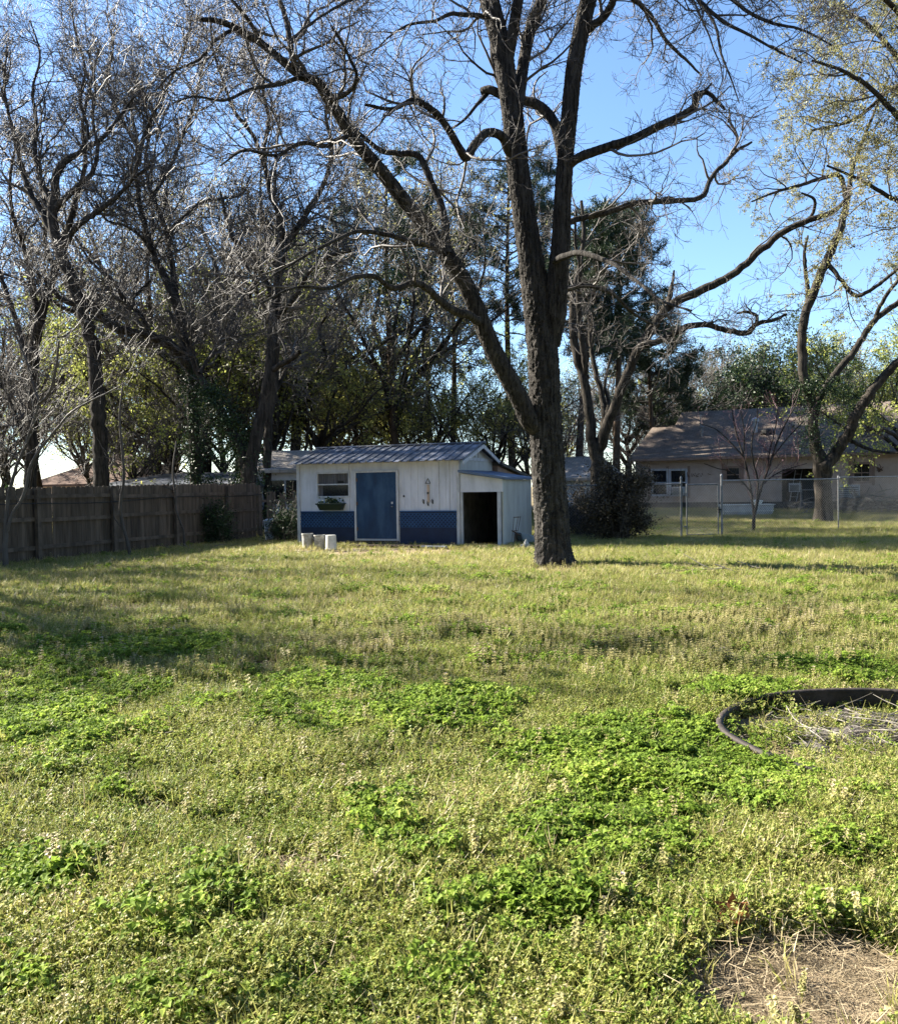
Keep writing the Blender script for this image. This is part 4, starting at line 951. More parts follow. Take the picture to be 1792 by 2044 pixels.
# lean-to on the right: opening, side wall, sloping roof
LW = 1.2
hx0, hz0 = sp(924, 983); hx1 = sp(993, 983)[0]; pz = 1.52
opz = sp(960, 982)[1]
zl, zr = 1.99, 1.80
m = MB(); x = SW + .024
m.hexa([(x, 0, opz), (SW + LW, 0, opz), (SW + LW, .04, opz), (x, .04, opz), (x, 0, zl - .03), (SW + LW, 0, zr - .02), (SW + LW, .04, zr - .02), (x, .04, zl - .03)])
m.build('lean_to_header', M['white'], shed)
pxr = sp(993, 1040)[0]
MB().box(pxr, SW + LW - .06, -.012, .07, .0, opz - .002).build('lean_to_post', M['white_trim'], shed); MB().box(SW + .022, SW + .09, .0, .07, .02, opz - .002).build('lean_to_post', M['white_trim'], shed)
m = MB(); y = .045
while y < SD - .1: e = min(y + .3, SD - .1); m.box(SW + LW - .04, SW + LW, y + .002, e - .002, .0, zr - .03); y = e
m.build('lean_to_side_wall', M['cream'], shed)
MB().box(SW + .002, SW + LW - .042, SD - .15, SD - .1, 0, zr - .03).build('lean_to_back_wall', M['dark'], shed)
MB().box(SW + .004, SW + .02, .1, SD - .16, 0, zl - .03).build('lean_to_inner_wall', M['foundation'], shed)
m = MB(); m.hexa([(SW + .02, -.14, zl - .01), (SW + LW + .12, -.14, zr - .03), (SW + LW + .12, SD, zr - .03), (SW + .02, SD, zl - .01), (SW + .02, -.14, zl + .055), (SW + LW + .12, -.14, zr + .03), (SW + LW + .12, SD, zr + .03), (SW + .02, SD, zl + .055)])
m.build('lean_to_roof', M['roof_edge'], shed)
# brown addition behind
m = MB(); m.hexa([(SW - .6, SD + .05, 0), (SW + .15, SD + .05, 0), (SW + .15, SD + 2.6, 0), (SW - .6, SD + 2.6, 0), (SW - .6, SD + .05, 2.2), (SW + .15, SD + .05, 2.2), (SW + .15, SD + 2.6, 1.85), (SW - .6, SD + 2.6, 1.85)])
m.build('rear_addition', M['tan_trim'], shed)
m = MB(); m.hexa([(SW - .7, SD + .01, 2.21), (SW + .3, SD + .01, 2.21), (SW + .3, SD + 2.9, 1.83), (SW - .7, SD + 2.9, 1.83), (SW - .7, SD + .01, 2.3), (SW + .3, SD + .01, 2.3), (SW + .3, SD + 2.9, 1.92), (SW - .7, SD + 2.9, 1.92)])
m.build('rear_roof', M['foundation'], shed)
def on_shed(lx, ly, z=0): return O + U * lx + Vector((-U.y, U.x, 0)) * ly + Vector((0, 0, z))

# flower box on the wall
bx0, bz0 = sp(640, 1018); bx1, bz1 = sp(690, 1003)
fb = empty('flower_box', on_shed((bx0 + bx1) / 2, -.03, bz0), srz); tag(fb, 'green window box with wilted plants under the shed window', 'planter')
W2 = (bx1 - bx0) / 2
m = MB(); m.hexa([(-W2 * .82, -.17, 0), (W2 * .82, -.17, 0), (W2 * .82, .02, 0), (-W2 * .82, .02, 0), (-W2, -.22, .17), (W2, -.22, .17), (W2, .025, .17), (-W2, .025, .17)])
m.build('trough', M['plastic_green'], fb, bevel=.008)
m = MB(); m.box(-W2 - .02, W2 + .02, -.24, -.215, .15, .19); m.box(-W2 - .02, W2 + .02, -.01, .026, .172, .19); m.build('rim', M['plastic_green'], fb, bevel=.005)
r = np.random.default_rng(3); P = np.stack([r.uniform(-W2, W2, 260), r.uniform(-.2, 0, 260), .17 + np.abs(r.normal(size=260)) * .06], -1)
P[:90, 0] = r.normal(size=90) * .06 - .02; P[:90, 2] += .06
V, F = leaf_quads(P, .06, r); mesh_np('plants', V, F, M['ivy_leaf'], fb)
# wind chime / wall ornament: small roof, plaque and three hooks
ox, oz = sp(855, 985)
orn = empty('wall_plaque', on_shed(ox, -.012, oz - .18), srz); tag(orn, 'faded hanging plaque with a small peaked top on the shed wall', 'plaque')
m = MB(); m.box(-.035, .035, -.012, .0, -.05, .42); m.build('board', M['tan_wall'], orn)
m = MB(); m.tube([(-.07, -.02, .44), (0, -.02, .58)], .009, 6); m.tube([(.07, -.02, .44), (0, -.02, .58)], .009, 6); m.tube([(-.065, -.02, .45), (.065, -.02, .45)], .007, 6); m.build('peaked_top', M['foundation'], orn)
m = MB(); m.box(-.03, .02, -.022, -.0125, .16, .22); m.build('ornament', M['foundation'], orn)
for px, py, lb in ((846, 1002, 'left hook'), (855, 1006, 'middle hook'), (864, 1002, 'right hook')):
    x, z = sp(px, py)
    hk = MB(); hk.tube([(0, -.005, .05), (-.02, -.03, .07), (-.03, -.03, .03), (0, -.035, -.04), (.015, -.03, -.03)], .009, 6); hk.tube([(0, -.004, -.05), (0, -.004, .06)], .014, 6)
    o = hk.build('wall_hook', M['foundation']); o.location = on_shed(x, 0, z); o.rotation_euler.z = srz
    tag(o, 'small dark iron hook on the shed wall, %s of the three below the plaque' % lb.split()[0], 'hook', 'hooks below the plaque')
# light switch / bell beside door
x, z = sp(805, 1000) ; o = MB().box(-.02, .02, -.02, 0, -.025, .025).build('door_bell', M['dark'], bevel=.004); o.location = on_shed(x + .02, -.003, z + .13); o.rotation_euler.z = srz; tag(o, 'small dark button on the shed wall right of the blue door', 'door bell')
# pails at the shed foot
def pail(px, py, r0, r1, h, label, m, Y=None, flip=False, rim=True, handle=False):
    g = gp(px, py); o = empty('bucket', (g.x, g.y, g.z)); tag(o, label, 'bucket', 'buckets by the shed')
    a, b = (r1, r0) if flip else (r0, r1)
    p = [(a, 0), (a + (b - a) * .5, h * .5), (b, h)]
    if flip: p += [(b * .96, h + .004), (.001, h + .004)]
    else: p += [(b - .008, h), (b - .012, h - .02), (a - .006, .02), (.001, .02)]
    k = MB(); k.lathe(p, k=24); k.build('body', m, o, smooth=False)
    z = .02 if flip else h - .02
    k = MB(); rr = a if flip else b
    k.lathe([(rr + .001, z - .015), (rr + .01, z - .012), (rr + .01, z + .012), (rr + .001, z + .015)], k=24, closed_bottom=False); k.build('rim', m, o)
    if handle:
        k = MB(); k.tube([(b * math.cos(t) , -b - .01 + 0 * t, h - .06 - abs(math.sin(t)) * .12) for t in np.linspace(0, PI, 9)], .004, 5); k.build('handle', M['galv'], o)
    return o
pail(614, 1096, .135, .15, .42, 'tall grey bucket nearest the left corner of the shed', M['pail_dirty'])
pail(638, 1096, .135, .15, .38, 'middle bucket with a dark stained side', M['pail_dirty'], handle=True)
pail(661, 1097, .135, .15, .38, 'white upturned bucket, the one closest to the shed door', M['pail'], flip=True)
# board and scraps before the door
g = gp(868, 1096); o = empty('step_board', g, srz); tag(o, 'low weathered board step lying before the blue door', 'board')
MB().box(-.34, .34, -.14, .0, .05, .085).build('plank', M['grey_blue'], o, bevel=.004); MB().box(-.28, -.22, -.13, -.01, 0, .048).build('foot', M['foundation'], o); MB().box(.22, .28, -.13, -.01, 0, .048).build('foot', M['foundation'], o)
o = MB().tube([on_shed(.5, -.55, .06), on_shed(SW - .3, -.42, .07)], .03, 6).build('landscape_timber', M['wood_old']); tag(o, 'long weathered timber lying along the foot of the shed', 'timber')
# tomato cage leaning on the lean-to side
g = on_shed(SW + LW + .22, .5); o = empty('plant_cage', g, srz + PI / 2); tag(o, 'rusty wire plant cage leaning against the lean-to wall', 'plant cage')
for (rr, z) in ((.10, .05), (.14, .42), (.17, .78)):
    MB().tube([(rr * math.cos(t), .12 - z * .16 + rr * math.sin(t) * .5, z) for t in np.linspace(0, 2 * PI, 17)], .006, 5).build('hoop', M['rust'], o)
k = MB()
for t in (0.3, 2.6, 4.0, 5.6): k.tube([(.09 * math.cos(t), .12 + .05 * math.sin(t), 0), (.17 * math.cos(t), -.005 + .08 * math.sin(t), .8)], .006, 5)
k.build('legs', M['rust'], o)
# wheelbarrow-like cart, white tub by the tree
g = gp(1040, 1090); o = empty('hand_cart', (g.x, g.y + .3, 0), .3); tag(o, 'tipped hand cart with slanting handles between the lean-to and the big tree', 'cart')
k = MB(); k.hexa([(.0, -.18, .12), (.34, -.18, .02), (.34, .18, .02), (.0, .18, .12), (-.08, -.24, .36), (.44, -.24, .22), (.44, .24, .22), (-.08, .24, .36)]); k.build('tray', M['grey_blue'], o, bevel=.02)
k = MB(); k.tube([(.3, -.16, .05), (-.45, -.2, .5)], .014, 6); k.build('handle', M['rust'], o); k = MB(); k.tube([(.3, .16, .05), (-.45, .2, .52)], .014, 6); k.build('handle', M['rust'], o)
k = MB(); k.lathe([(.02, -.03), (.13, -.03), (.15, 0), (.13, .03), (.02, .03)], k=18); wv = k.build('wheel', M['rubber'], o); wv.location = (.46, 0, .15); wv.rotation_euler = (PI / 2, 0, 0)
g = gp(1048, 1098); k = MB().lathe([(.17, 0), (.2, .05), (.17, .12), (.14, .2), (.07, .27), (.05, .33), (.001, .34)], k=18)
k.v = [(x * (1 + .25 * math.sin(7 * math.atan2(y, x) + 9 * z)), y * (1 + .2 * math.sin(5 * math.atan2(y, x) - 12 * z)), z * (1 + .2 * math.sin(4 * x * 6))) for x, y, z in k.v]
o = k.build('sack', M['pail_dirty']); o.location = g; o.scale = (.7, .7, .7); tag(o, 'crumpled white sack on the ground left of the big trunk', 'sack')
# trash can left of the shed
g = gp(542, 1083); o = empty('trash_can', (g.x, g.y, 0)); tag(o, 'pale blue-grey trash can standing between fence and shed', 'trash can')
MB().lathe([(.17, 0), (.19, .2), (.2, .4), (.215, .62), (.235, .64)], k=24).build('body', M['grey_blue'], o)
MB().lathe([(.245, .642), (.25, .67), (.15, .72), (.001, .74)], k=24).build('lid', M['grey_plastic'], o)

# ------------------------------------------------------------------ wooden privacy fence
P0 = Vector((ray(-120, 1050).x * 18.2, 18.2, 0)); P1 = Vector((ray(511, 1000).x * 28.6, 28.6, 0))
UF = (P1 - P0).normalized(); LF = (P1 - P0).length
fence = empty('wooden_fence', P0, math.atan2(UF.y, UF.x)); tag(fence, 'weathered grey-brown picket privacy fence along the left side of the yard', 'fence')
r = np.random.default_rng(4); m = MB(); x = 0
while x < LF:
    wv = .135 + r.random() * .012; h = 1.72 + .10 * x / LF + r.normal() * .01; dy = r.normal() * .004; b = 0.02 + max(0, r.normal() * .03); tl = r.normal() * .006
    m.prism([(x, b), (x + wv, b), (x + wv + tl, h - .03), (x + wv - .025 + tl, h), (x + .025 + tl, h), (x + tl, h - .03)], dy, dy + .017)
    x += wv + (.006 if r.random() > .06 else .022)
m.build('pickets', M['wood_old'], fence)
m = MB()
for z in (.38, 1.0, 1.5):
    x = 0
    while x < LF: e = min(x + 2.4, LF); dz = r.normal() * .015; m.box(x + .05, e - .05, -.055, -.008, z - .045 + dz, z + .045 + dz); x = e
m.build('rails', M['wood_rail'], fence)
x = 0
while x <= LF + .1:
    k = MB(); k.box(x - .05, x + .05, -.15, -.056, 0, 1.66 + .08 * x / LF); k.build('post', M['wood_rail'], fence); x += 2.4
# return of the fence towards the back
P2 = P1 + Vector((.1, .1, 0)); rt = empty('picket_fence', P2, math.radians(62)); tag(rt, 'short broken run of pickets turning the corner behind the trash can', 'fence')
m = MB(); x = 0
while x < 3.2:
    if r.random() > .22: m.prism([(x, 0), (x + .12, 0), (x + .12 + r.normal() * .02, 1.5 + r.normal() * .05), (x + r.normal() * .02, 1.52)], 0, .017)
    x += .17
m.build('pickets', M['wood_old'], rt); MB().box(0, 3.2, .02, .06, 1.2, 1.29).build('rail', M['wood_rail'], rt)
MB().box(-.1, 0, -.05, .05, 0, 1.75).build('post', M['wood_rail'], rt)
# wire line along the fence (old cable at mid height)
o = MB().tube([P0 + UF * t - Vector((UF.y * -1, UF.x, 0)) * .2 + Vector((0, 0, 1.33 + .03 * math.sin(t * 1.1) + .012 * t)) for t in np.linspace(0, LF, 24)], .012, 5).build('cable', M['dark']); tag(o, 'dark cable strung along the wooden fence', 'cable')

# ------------------------------------------------------------------ chain link fence and gate
def chain(name, label, A, Bp, posts, h, closed=True, name_post='line_post', mid=False):
    D = Bp - A; L = D.length; rz = math.atan2(D.y, D.x)
    root = empty(name, A, rz); tag(root, label, 'gate' if mid else 'fence')
    top = h
    k = MB(); k.tube([(0, 0, top), (L, 0, top)], .021, 8); k.build('top_rail', M['galv'], root)
    # wire diamonds
    st = .085; n = int((L + h) / st); P = []
    z0 = .05; H = top - .02 - z0
    for s in (1, -1):
        for i in range(-int(H / st), int(L / st) + 1):
            a = i * st; ax, az_, bx, bz = a, z0, a + H, z0 + H
            t0 = max(0, -ax / H); t1 = min(1, (L - ax) / H)
            if t1 - t0 < .03: continue
            p = np.array([ax + H * t0, .004 * s, z0 + H * t0]); q = np.array([ax + H * t1, .004 * s, z0 + H * t1])
            if s < 0: p[2] = z0 + H - (p[2] - z0); q[2] = z0 + H - (q[2] - z0)
            P.append([p, q])
    P = np.array(P); V, F = tubes(P, np.full(P.shape[:2], .004), 3); mesh_np('mesh', V, F, M['wire'], root)
    for i, (x, hh, rr) in enumerate(posts):
        k = MB(); rr *= .78; k.lathe([(rr, 0), (rr, hh), (rr * 1.25, hh), (rr * 1.25, hh + .03), (rr * .8, hh + .075), (.002, hh + .09)], (x, 0, 0), 12); k.build('post', M['galv'], root, smooth=False)
    if mid:
        k = MB(); k.tube([(0, 0, .08), (L, 0, .08)], .019, 8); k.tube([(0, 0, .08), (0, 0, top)], .019, 8); k.tube([(L, 0, .08), (L, 0, top)], .019, 8); k.build('gate_frame', M['galv'], root)
        k = MB(); k.box(L - .02, L + .09, -.04, .04, .78, .82); k.box(L - .01, L + .02, -.05, .03, .7, .88); k.build('latch', M['dark'], root)
        MB().box(-.09, .0, -.03, .03, .3, .34).build('hinge', M['galv'], root); MB().box(-.09, .0, -.03, .03, 1.25, 1.29).build('hinge', M['galv'], root)
    return root
G1 = Vector((ray(1366, 1000).x * 25.9, 25.9, .03)); G2 = Vector((ray(1440, 1000).x * 25.9, 25.9, .03)); F2 = Vector((ray(1673, 1000).x * 28.4, 28.4, .05)); F3 = Vector((ray(1900, 1000).x * 30.8, 30.8, .1)); F0 = Vector((ray(1120, 1000).x * 25.9, 25.9, 0))
gw = (G2 - G1).length
chain('chain_link_fence', 'chain link fence running behind the dark bush up to the gate', F0, G1 - Vector((.09, 0, 0)), [(.02, 1.5, .025), (1.8, 1.5, .025), ((G1 - F0).length - .1, 1.72, .038)], 1.58)
chain('chain_link_gate', 'narrow chain link gate between two round capped posts', G1 + Vector((.06, 0, 0)), G2 - Vector((.1, 0, 0)), [], 1.53, mid=True)
f = chain('chain_link_fence', 'chain link fence running from the gate post past the forked tree', G2, F2, [(.0, 1.74, .042), ((F2 - G2).length, 1.66, .028)], 1.63)
chain('chain_link_fence', 'last stretch of chain link fence at the right edge of the yard', F2 + (F3 - F2).normalized() * .05, F3, [((F3 - F2).length - .1, 1.66, .028)], 1.66)

# ------------------------------------------------------------------ tan house
HA = Vector((ray(1268, 960).x * 46, 46, .2)); HB = Vector((ray(1610, 960).x * 42, 42, .2)); UH = (HB - HA).normalized(); hrz = math.atan2(UH.y, UH.x)
house = empty('tan_house', HA, hrz); tag(house, 'low tan house with a worn shingle roof behind the chain link fence', 'house')
def hp(px, py): s, z = plane_hit(px, py, HA, UH); return s, z - .2
HL = 14.5; HE = 2.62; HD = 8
wins = []
def hole_wall(x0, x1, z0, z1, holes, y0, y1):
    """wall box with rectangular holes"""
    xs = sorted({x0, x1, *[h[0] for h in holes], *[h[1] for h in holes]}); m = MB()
    for a, b in zip(xs, xs[1:]):
        hs = sorted([h for h in holes if h[0] < (a + b) / 2 < h[1]], key=lambda h: h[2]); z = z0
        for h in hs:
            if h[2] > z: m.box(a, b, y0, y1, z, h[2])
            z = h[3]
        if z < z1: m.box(a, b, y0, y1, z, z1)
    return m
wA = (*hp(1302, 988),); wA2 = (*hp(1331, 938),); wB = hp(1338, 988); wB2 = hp(1369, 938); wC = hp(1449, 962); wC2 = hp(1476, 933); pD = hp(1560, 1003); pD2 = hp(1628, 935); wE = hp(1703, 962); wE2 = hp(1736, 925)
H1 = (wA[0], wA2[0], wA[1], wA2[1]); H2 = (wB[0], wB2[0], wB[1], wB2[1]); H3 = (wC[0], wC2[0], wC[1], wC2[1]); H4 = (pD[0], pD2[0], .45, pD2[1]); H5 = (wE[0], wE2[0], wE[1], wE2[1])
holes = [H1, H2, H3, H4, H5]
hole_wall(0, HL, .45, HE, holes, 0, .15).build('wall', M['tan_wall'], house)
MB().box(.02, HL - .02, .02, .12, -.2, .448).build('foundation_wall', M['foundation'], house)
# clapboard lines
m = MB()
z = .6
while z < HE - .05:
    xs0 = [0] ; 
    segs = [(0, HL)]
    for h in holes:
        if h[2] - .12 < z < h[3] + .12:
            ns = []
            for a, b in segs:
                if h[0] - .12 > a: ns.append((a, min(b, h[0] - .12)))
                if h[1] + .12 < b: ns.append((max(a, h[1] + .12), b))
            segs = [s for s in ns if s[1] - s[0] > .05]
    for a, b in segs: m.box(a + .01, b, -.012, -.001, z - .012, z)
    z += .2
m.build('siding', M['tan_wall'], house)
MB().box(.0, .12, .155, HD, .45, HE).build('end_wall', M['tan_wall'], house)
MB().box(.15, HL, HD - .1, HD, .0, HE).build('rear_wall', M['tan_wall'], house)
for i, h in enumerate((H1, H2, H3, H5)):
    m = MB(); t = .03; m.box(h[0] - .07, h[0] + t, -.03, .06, h[2] - .07, h[3] + .07); m.box(h[1] - t, h[1] + .07, -.03, .06, h[2] - .07, h[3] + .07); m.box(h[0] + t, h[1] - t, -.028, .06, h[3] - t, h[3] + .07); m.box(h[0] + t, h[1] - t, -.028, .06, h[2] - .07, h[2] + t)
    zc = (h[2] + h[3]) / 2; m.box(h[0] + t, h[1] - t, -.01, .05, zc - .025, zc + .025)
    if i == 3: xc = (h[0] + h[1]) / 2; m.box(xc - .012, xc + .012, -.005, .04, h[2] + t, zc - .026); m.box(xc - .012, xc + .012, -.005, .04, zc + .026, h[3] - t)
    wo = m.build('window', M['white_trim'] if i < 2 else M['tan_trim'], house)
    MB().box(h[0] + .01, h[1] - .01, .08, .09, h[2] + .01, h[3] - .01).build('pane', M['glass'], wo)
    MB().box(h[0] - .2, h[0] - .075, -.028, -.002, h[2] - .16, h[3] + .2).build('casing', M['tan_trim'], wo); MB().box(h[1] + .075, h[1] + (.2 if i else .1), -.027, -.002, h[2] - .16, h[3] + .2).build('casing', M['tan_trim'], wo)
# porch recess
m = MB(); m.box(pD[0] - .1, pD2[0] + .1, 1.8, 1.85, .3, HE - .1); m.box(pD[0] - .1, pD[0] - .05, .16, 1.79, .3, HE - .1); m.box(pD2[0] + .05, pD2[0] + .1, .16, 1.79, .3, HE - .1); m.build('porch_wall', M['foundation'], house)
MB().box(pD[0] - .1, pD2[0] + .1, .0, 1.79, .3, .448).build('porch_floor', M['foundation'], house)
# roof: long slope to the ridge, lower step at the left end
def hr(px, py): return hp(px, py)
RH = 5.15; RY = 4.0
zE = HE - .05
m = MB()
L0 = 1.35
m.hexa([(L0, -.45, zE), (HL, -.45, zE), (HL, RY, RH), (L0, RY, RH), (L0, -.45, zE + .1), (HL, -.45, zE + .1), (HL, RY, RH + .1), (L0, RY, RH + .1)])
m.hexa([(L0, RY + .002, RH), (HL, RY + .002, RH), (HL, HD + .5, zE), (L0, HD + .5, zE), (L0, RY + .002, RH + .1), (HL, RY + .002, RH + .1), (HL, HD + .5, zE + .1), (L0, HD + .5, zE + .1)])
f = .68; yy = -.45 + (RY + .45) * f; zz = zE + (RH - zE) * f
m.hexa([(-.25, -.45, zE), (L0 - .003, -.45, zE), (L0 - .003, yy, zz), (-.25 + .4, yy, zz), (-.25, -.45, zE + .095), (L0 - .003, -.45, zE + .095), (L0 - .003, yy, zz + .095), (-.25 + .4, yy, zz + .095)])
m.hexa([(.15, yy + .003, zz), (L0 - .003, yy + .003, zz), (L0 - .003, 2 * RY - yy + .5, zz), (.15, 2 * RY - yy + .5, zz), (.15, yy + .003, zz + .09), (L0 - .003, yy + .003, zz + .09), (L0 - .003, 2 * RY - yy + .5, zz + .09), (.15, 2 * RY - yy + .5, zz + .09)])
rf = m.build('roof', M['shingle_tan'], house)
MB().box(-.25, HL, -.485, -.452, zE - .03, zE + .085).build('fascia', M['tan_trim'], house)
m = MB(); x0_, x1_ = L0 + .05, L0 + .15; pl_ = [(.2, HE + .02), (HD - .2, HE + .02), (RY, RH - .12)]
m.add([(x0_, a_, b_) for a_, b_ in pl_] + [(x1_, a_, b_) for a_, b_ in pl_], [(0, 2, 1), (3, 4, 5), (0, 1, 4, 3), (1, 2, 5, 4), (2, 0, 3, 5)]); m.build('gable', M['tan_wall'], house)
def on_roof(px, py):
    """point on the front slope, in house coordinates"""
    r0 = ray(px, py); n = Vector((0, -(RH - zE), RY + .45)); n.normalize()
    M4 = Matrix.Rotation(-hrz, 3, 'Z'); o = M4 @ (Vector((0, 0, CAMZ)) - HA); d = M4 @ r0; p0 = Vector((0, -.45, zE + .1))
    t = (p0 - o).dot(n) / d.dot(n); return o + d * t
for px, py, rr, hh, L in ((1401, 858, .06, .42, None), (1420, 862, .0, 0, None), (1398, 842, .035, .6, None), (1553, 835, .05, .2, None)):
    if rr: p = on_roof(px, py + 12); MB().lathe([(rr, -.1), (rr, hh), (rr * 1.6, hh), (rr * 1.6, hh + .07), (.001, hh + .1)], p, 10).build('vent_pipe', M['galv'], rf)
p = on_roof(1507, 862); k = MB(); k.lathe([(.11, -.2), (.11, .5), (.19, .5), (.2, .62), (.001, .74)], p, 14); k.build('chimney', M['grey_plastic'], rf)
p = on_roof(1531, 862); k = MB(); k.lathe([(.36, -.1), (.34, .06), (.22, .14), (.001, .17)], p, 16); k.build('roof_vent', M['dark'], rf)
# air conditioners, porch clutter
def ac(px, py, w_, h_, label):
    x, z = hp(px, py); o = empty('air_conditioner', HA + UH * x + Vector((UH.y, -UH.x, 0)) * .02 + Vector((0, 0, z - h_ / 2)), hrz); tag(o, label, 'air conditioner')
    MB().box(-w_ / 2, w_ / 2, -.4, -.02, 0, h_).build('case', M['grey_plastic'], o, bevel=.01)
    k = MB()
    for i in range(6): k.box(-w_ / 2 + .04, w_ / 2 - .04, -.412, -.402, .05 + i * (h_ - .1) / 6, .05 + i * (h_ - .1) / 6 + .025)
    k.build('grille', M['dark'], o)
ac(1357, 980, .6, .42, 'window air conditioner below the paired windows of the tan house')
ac(1695, 981, .9, .62, 'grey air conditioner on the tan house right of the forked tree')
ac(1588, 973, .5, .4, 'white box with a dark slot in the porch of the tan house')
x, z = hp(1605, 1018); g = HA + UH * x + Vector((UH.y, -UH.x, 0)) * 1.2; g.z = float(hz(g.x, g.y)); o = empty('metal_rack', g, hrz); tag(o, 'light metal frame standing before the porch', 'frame')
k = MB()
for xx in (0, .62):
    for yy2 in (0, .4): k.tube([(xx, yy2, 0), (xx, yy2, 1.0)], .02, 6)
k.build('legs', M['galv'], o)
k = MB()
for zz2 in (.4, .98): k.tube([(0, 0, zz2), (.62, 0, zz2)], .018, 6); k.tube([(0, .4, zz2), (.62, .4, zz2)], .018, 6); k.tube([(0, 0, zz2), (0, .4, zz2)], .018, 6); k.tube([(.62, 0, zz2), (.62, .4, zz2)], .018, 6)
k.build('bars', M['galv'], o)
x, z = hp(1573, 985); g = HA + UH * x + Vector((-UH.y, UH.x, 0)) * .5; g.z = .65; o = empty('ladder', g, hrz); tag(o, 'ladder leaning at the left side of the dark porch', 'ladder')
k = MB(); k.tube([(0, -.1, 0), (.2, .4, 1.5)], .02, 6); k.tube([(.3, -.1, 0), (.5, .4, 1.5)], .02, 6); k.build('rails', M['grey_plastic'], o)
k = MB()
for i in range(5): t = .15 + i * .18; k.tube([(.2 * t, -.1 + .5 * t, 1.5 * t), (.3 + .2 * t, -.1 + .5 * t, 1.5 * t)], .012, 6)
k.build('rungs', M['grey_plastic'], o)
# hanging decoration
x, z = hp(1387, 948); ps = []
k = MB(); r = np.random.default_rng(9)
for i in range(14): a = r.random() * 6.3; px_ = r.normal() * .25; k.tube([(px_, -.02, r.normal() * .06), (px_ + .14 * math.cos(a), -.04, .1 * math.sin(a))], .014, 5)
o = k.build('wall_ornament', M['rust']); o.location = HA + UH * x + Vector((0, 0, z)) + Vector((UH.y, -UH.x, 0)) * .03; o.rotation_euler.z = hrz; tag(o, 'dark scrolled ornament on the tan house wall right of the paired windows', 'wall ornament')
x, z = hp(1755, 935); k = MB()
for i in range(22): a = r.random() * 6.3; b_ = r.random() * .1; k.tube([(b_ * math.cos(a), -.03, b_ * math.sin(a)), ((b_ + .1) * math.cos(a + .8), -.06, (b_ + .1) * math.sin(a + .8))], .016, 5)
o = k.build('wreath', M['rust']); o.location = HA + UH * x + Vector((0, 0, z)) + Vector((UH.y, -UH.x, 0)) * .03; o.rotation_euler.z = hrz; tag(o, 'dark wreath on the tan house wall right of the small window', 'wreath')
# white boat-shaped trough behind the redbud
g = gp(1492, 1030); o = empty('water_trough', (g.x, g.y, g.z), -.05); tag(o, 'long pale trough with a tub set on it, behind the gate', 'trough')
k = MB(); k.hexa([(-1.05, -.28, 0), (.95, -.28, 0), (.95, .28, 0), (-1.05, .28, 0), (-1.15, -.34, .46), (1.02, -.34, .46), (1.02, .34, .46), (-1.15, .34, .46)]); k.build('body', M['grey_plastic'], o, bevel=.02)
k = MB(); k.box(-1.19, 1.06, -.38, .38, .465, .50); k.build('rim', M['pail'], o, bevel=.008)
k = MB(); k.box(-1.12, 1.0, -.352, -.31, .2, .23); k.build('rib', M['pail'], o)
k = MB().lathe([(.2, 0), (.24, .1), (.27, .11), (.27, .15), (.001, .19)], k=20).build('washtub', M['pail']); k.location = (g.x + .38, g.y, g.z + .502); tag(k, 'round white washtub lid set on the long pale trough', 'tub')

# ------------------------------------------------------------------ other buildings seen in part
def small_house(name, label, px0, px1, Y0, Y1, zb, ze, zr, depth, wm, rm, hip=0.0, win=None, over=.4, x1ex=0):
    A = Vector((ray(px0, 960).x * Y0, Y0, 0)); Bp = Vector((ray(px1, 960).x * Y1, Y1, 0)); D = (Bp - A); L = D.length + x1ex
    o = empty(name, A, math.atan2(D.y, D.x)); tag(o, label, 'house' if 'house' in name else 'building')
    MB().box(0, L, 0, depth, zb, ze).build('wall', wm, o)
    k = MB(); a = hip
    k.add([(-over, -over, ze), (L + over, -over, ze), (L + over, depth + over, ze), (-over, depth + over, ze), (a, depth / 2, zr), (L - a, depth / 2, zr),
           (-over, -over, ze - .12), (L + over, -over, ze - .12), (L + over, depth + over, ze - .12), (-over, depth + over, ze - .12)],
          [(0, 1, 5, 4), (1, 2, 5), (2, 3, 4, 5), (3, 0, 4), (6, 7, 1, 0), (7, 8, 2, 1), (8, 9, 3, 2), (9, 6, 0, 3), (9, 8, 7, 6)])
    k.build('roof', rm, o)
    if win:
        for (a0, a1, z0, z1) in win:
            q = MB(); q.box(a0 - .06, a0, -.05, -.003, z0 - .06, z1 + .06); q.box(a1, a1 + .06, -.05, -.003, z0 - .06, z1 + .06); q.box(a0, a1, -.05, -.003, z1, z1 + .06); q.box(a0, a1, -.05, -.003, z0 - .06, z0); q.box((a0 + a1) / 2 - .03, (a0 + a1) / 2 + .03, -.04, -.003, z0, z1)
            w_ = q.build('window', M['white_trim'], o); MB().box(a0, a1, -.012, -.004, z0, z1).build('pane', M['glass'], w_)
    return o
small_house('brown_roofed_house', 'house with a reddish brown roof behind the left part of the fence', 70, 250, 52, 50, 0, 2.1, 3.9, 8, M['tan_wall'], M['shingle_red'], hip=2.5)
small_house('metal_roofed_building', 'low building with a white metal roof just over the wooden fence', 205, 470, 36, 33, 0, 1.85, 2.35, 5, M['cream'], M['metal_roof'], hip=.8)
small_house('grey_roofed_house', 'white house with a grey roof and dark windows seen left of the shed', 512, 640, 34, 34, 0, 2.35, 3.2, 6, M['white'], M['shingle_grey'], win=[(.55, 1.6, 1.05, 1.95)])
small_house('grey_shed', 'grey building with a dark roof just right of the main trunk', 1085, 1165, 40, 39, 0, 1.9, 2.9, 4, M['grey_plastic'], M['shingle_grey'])

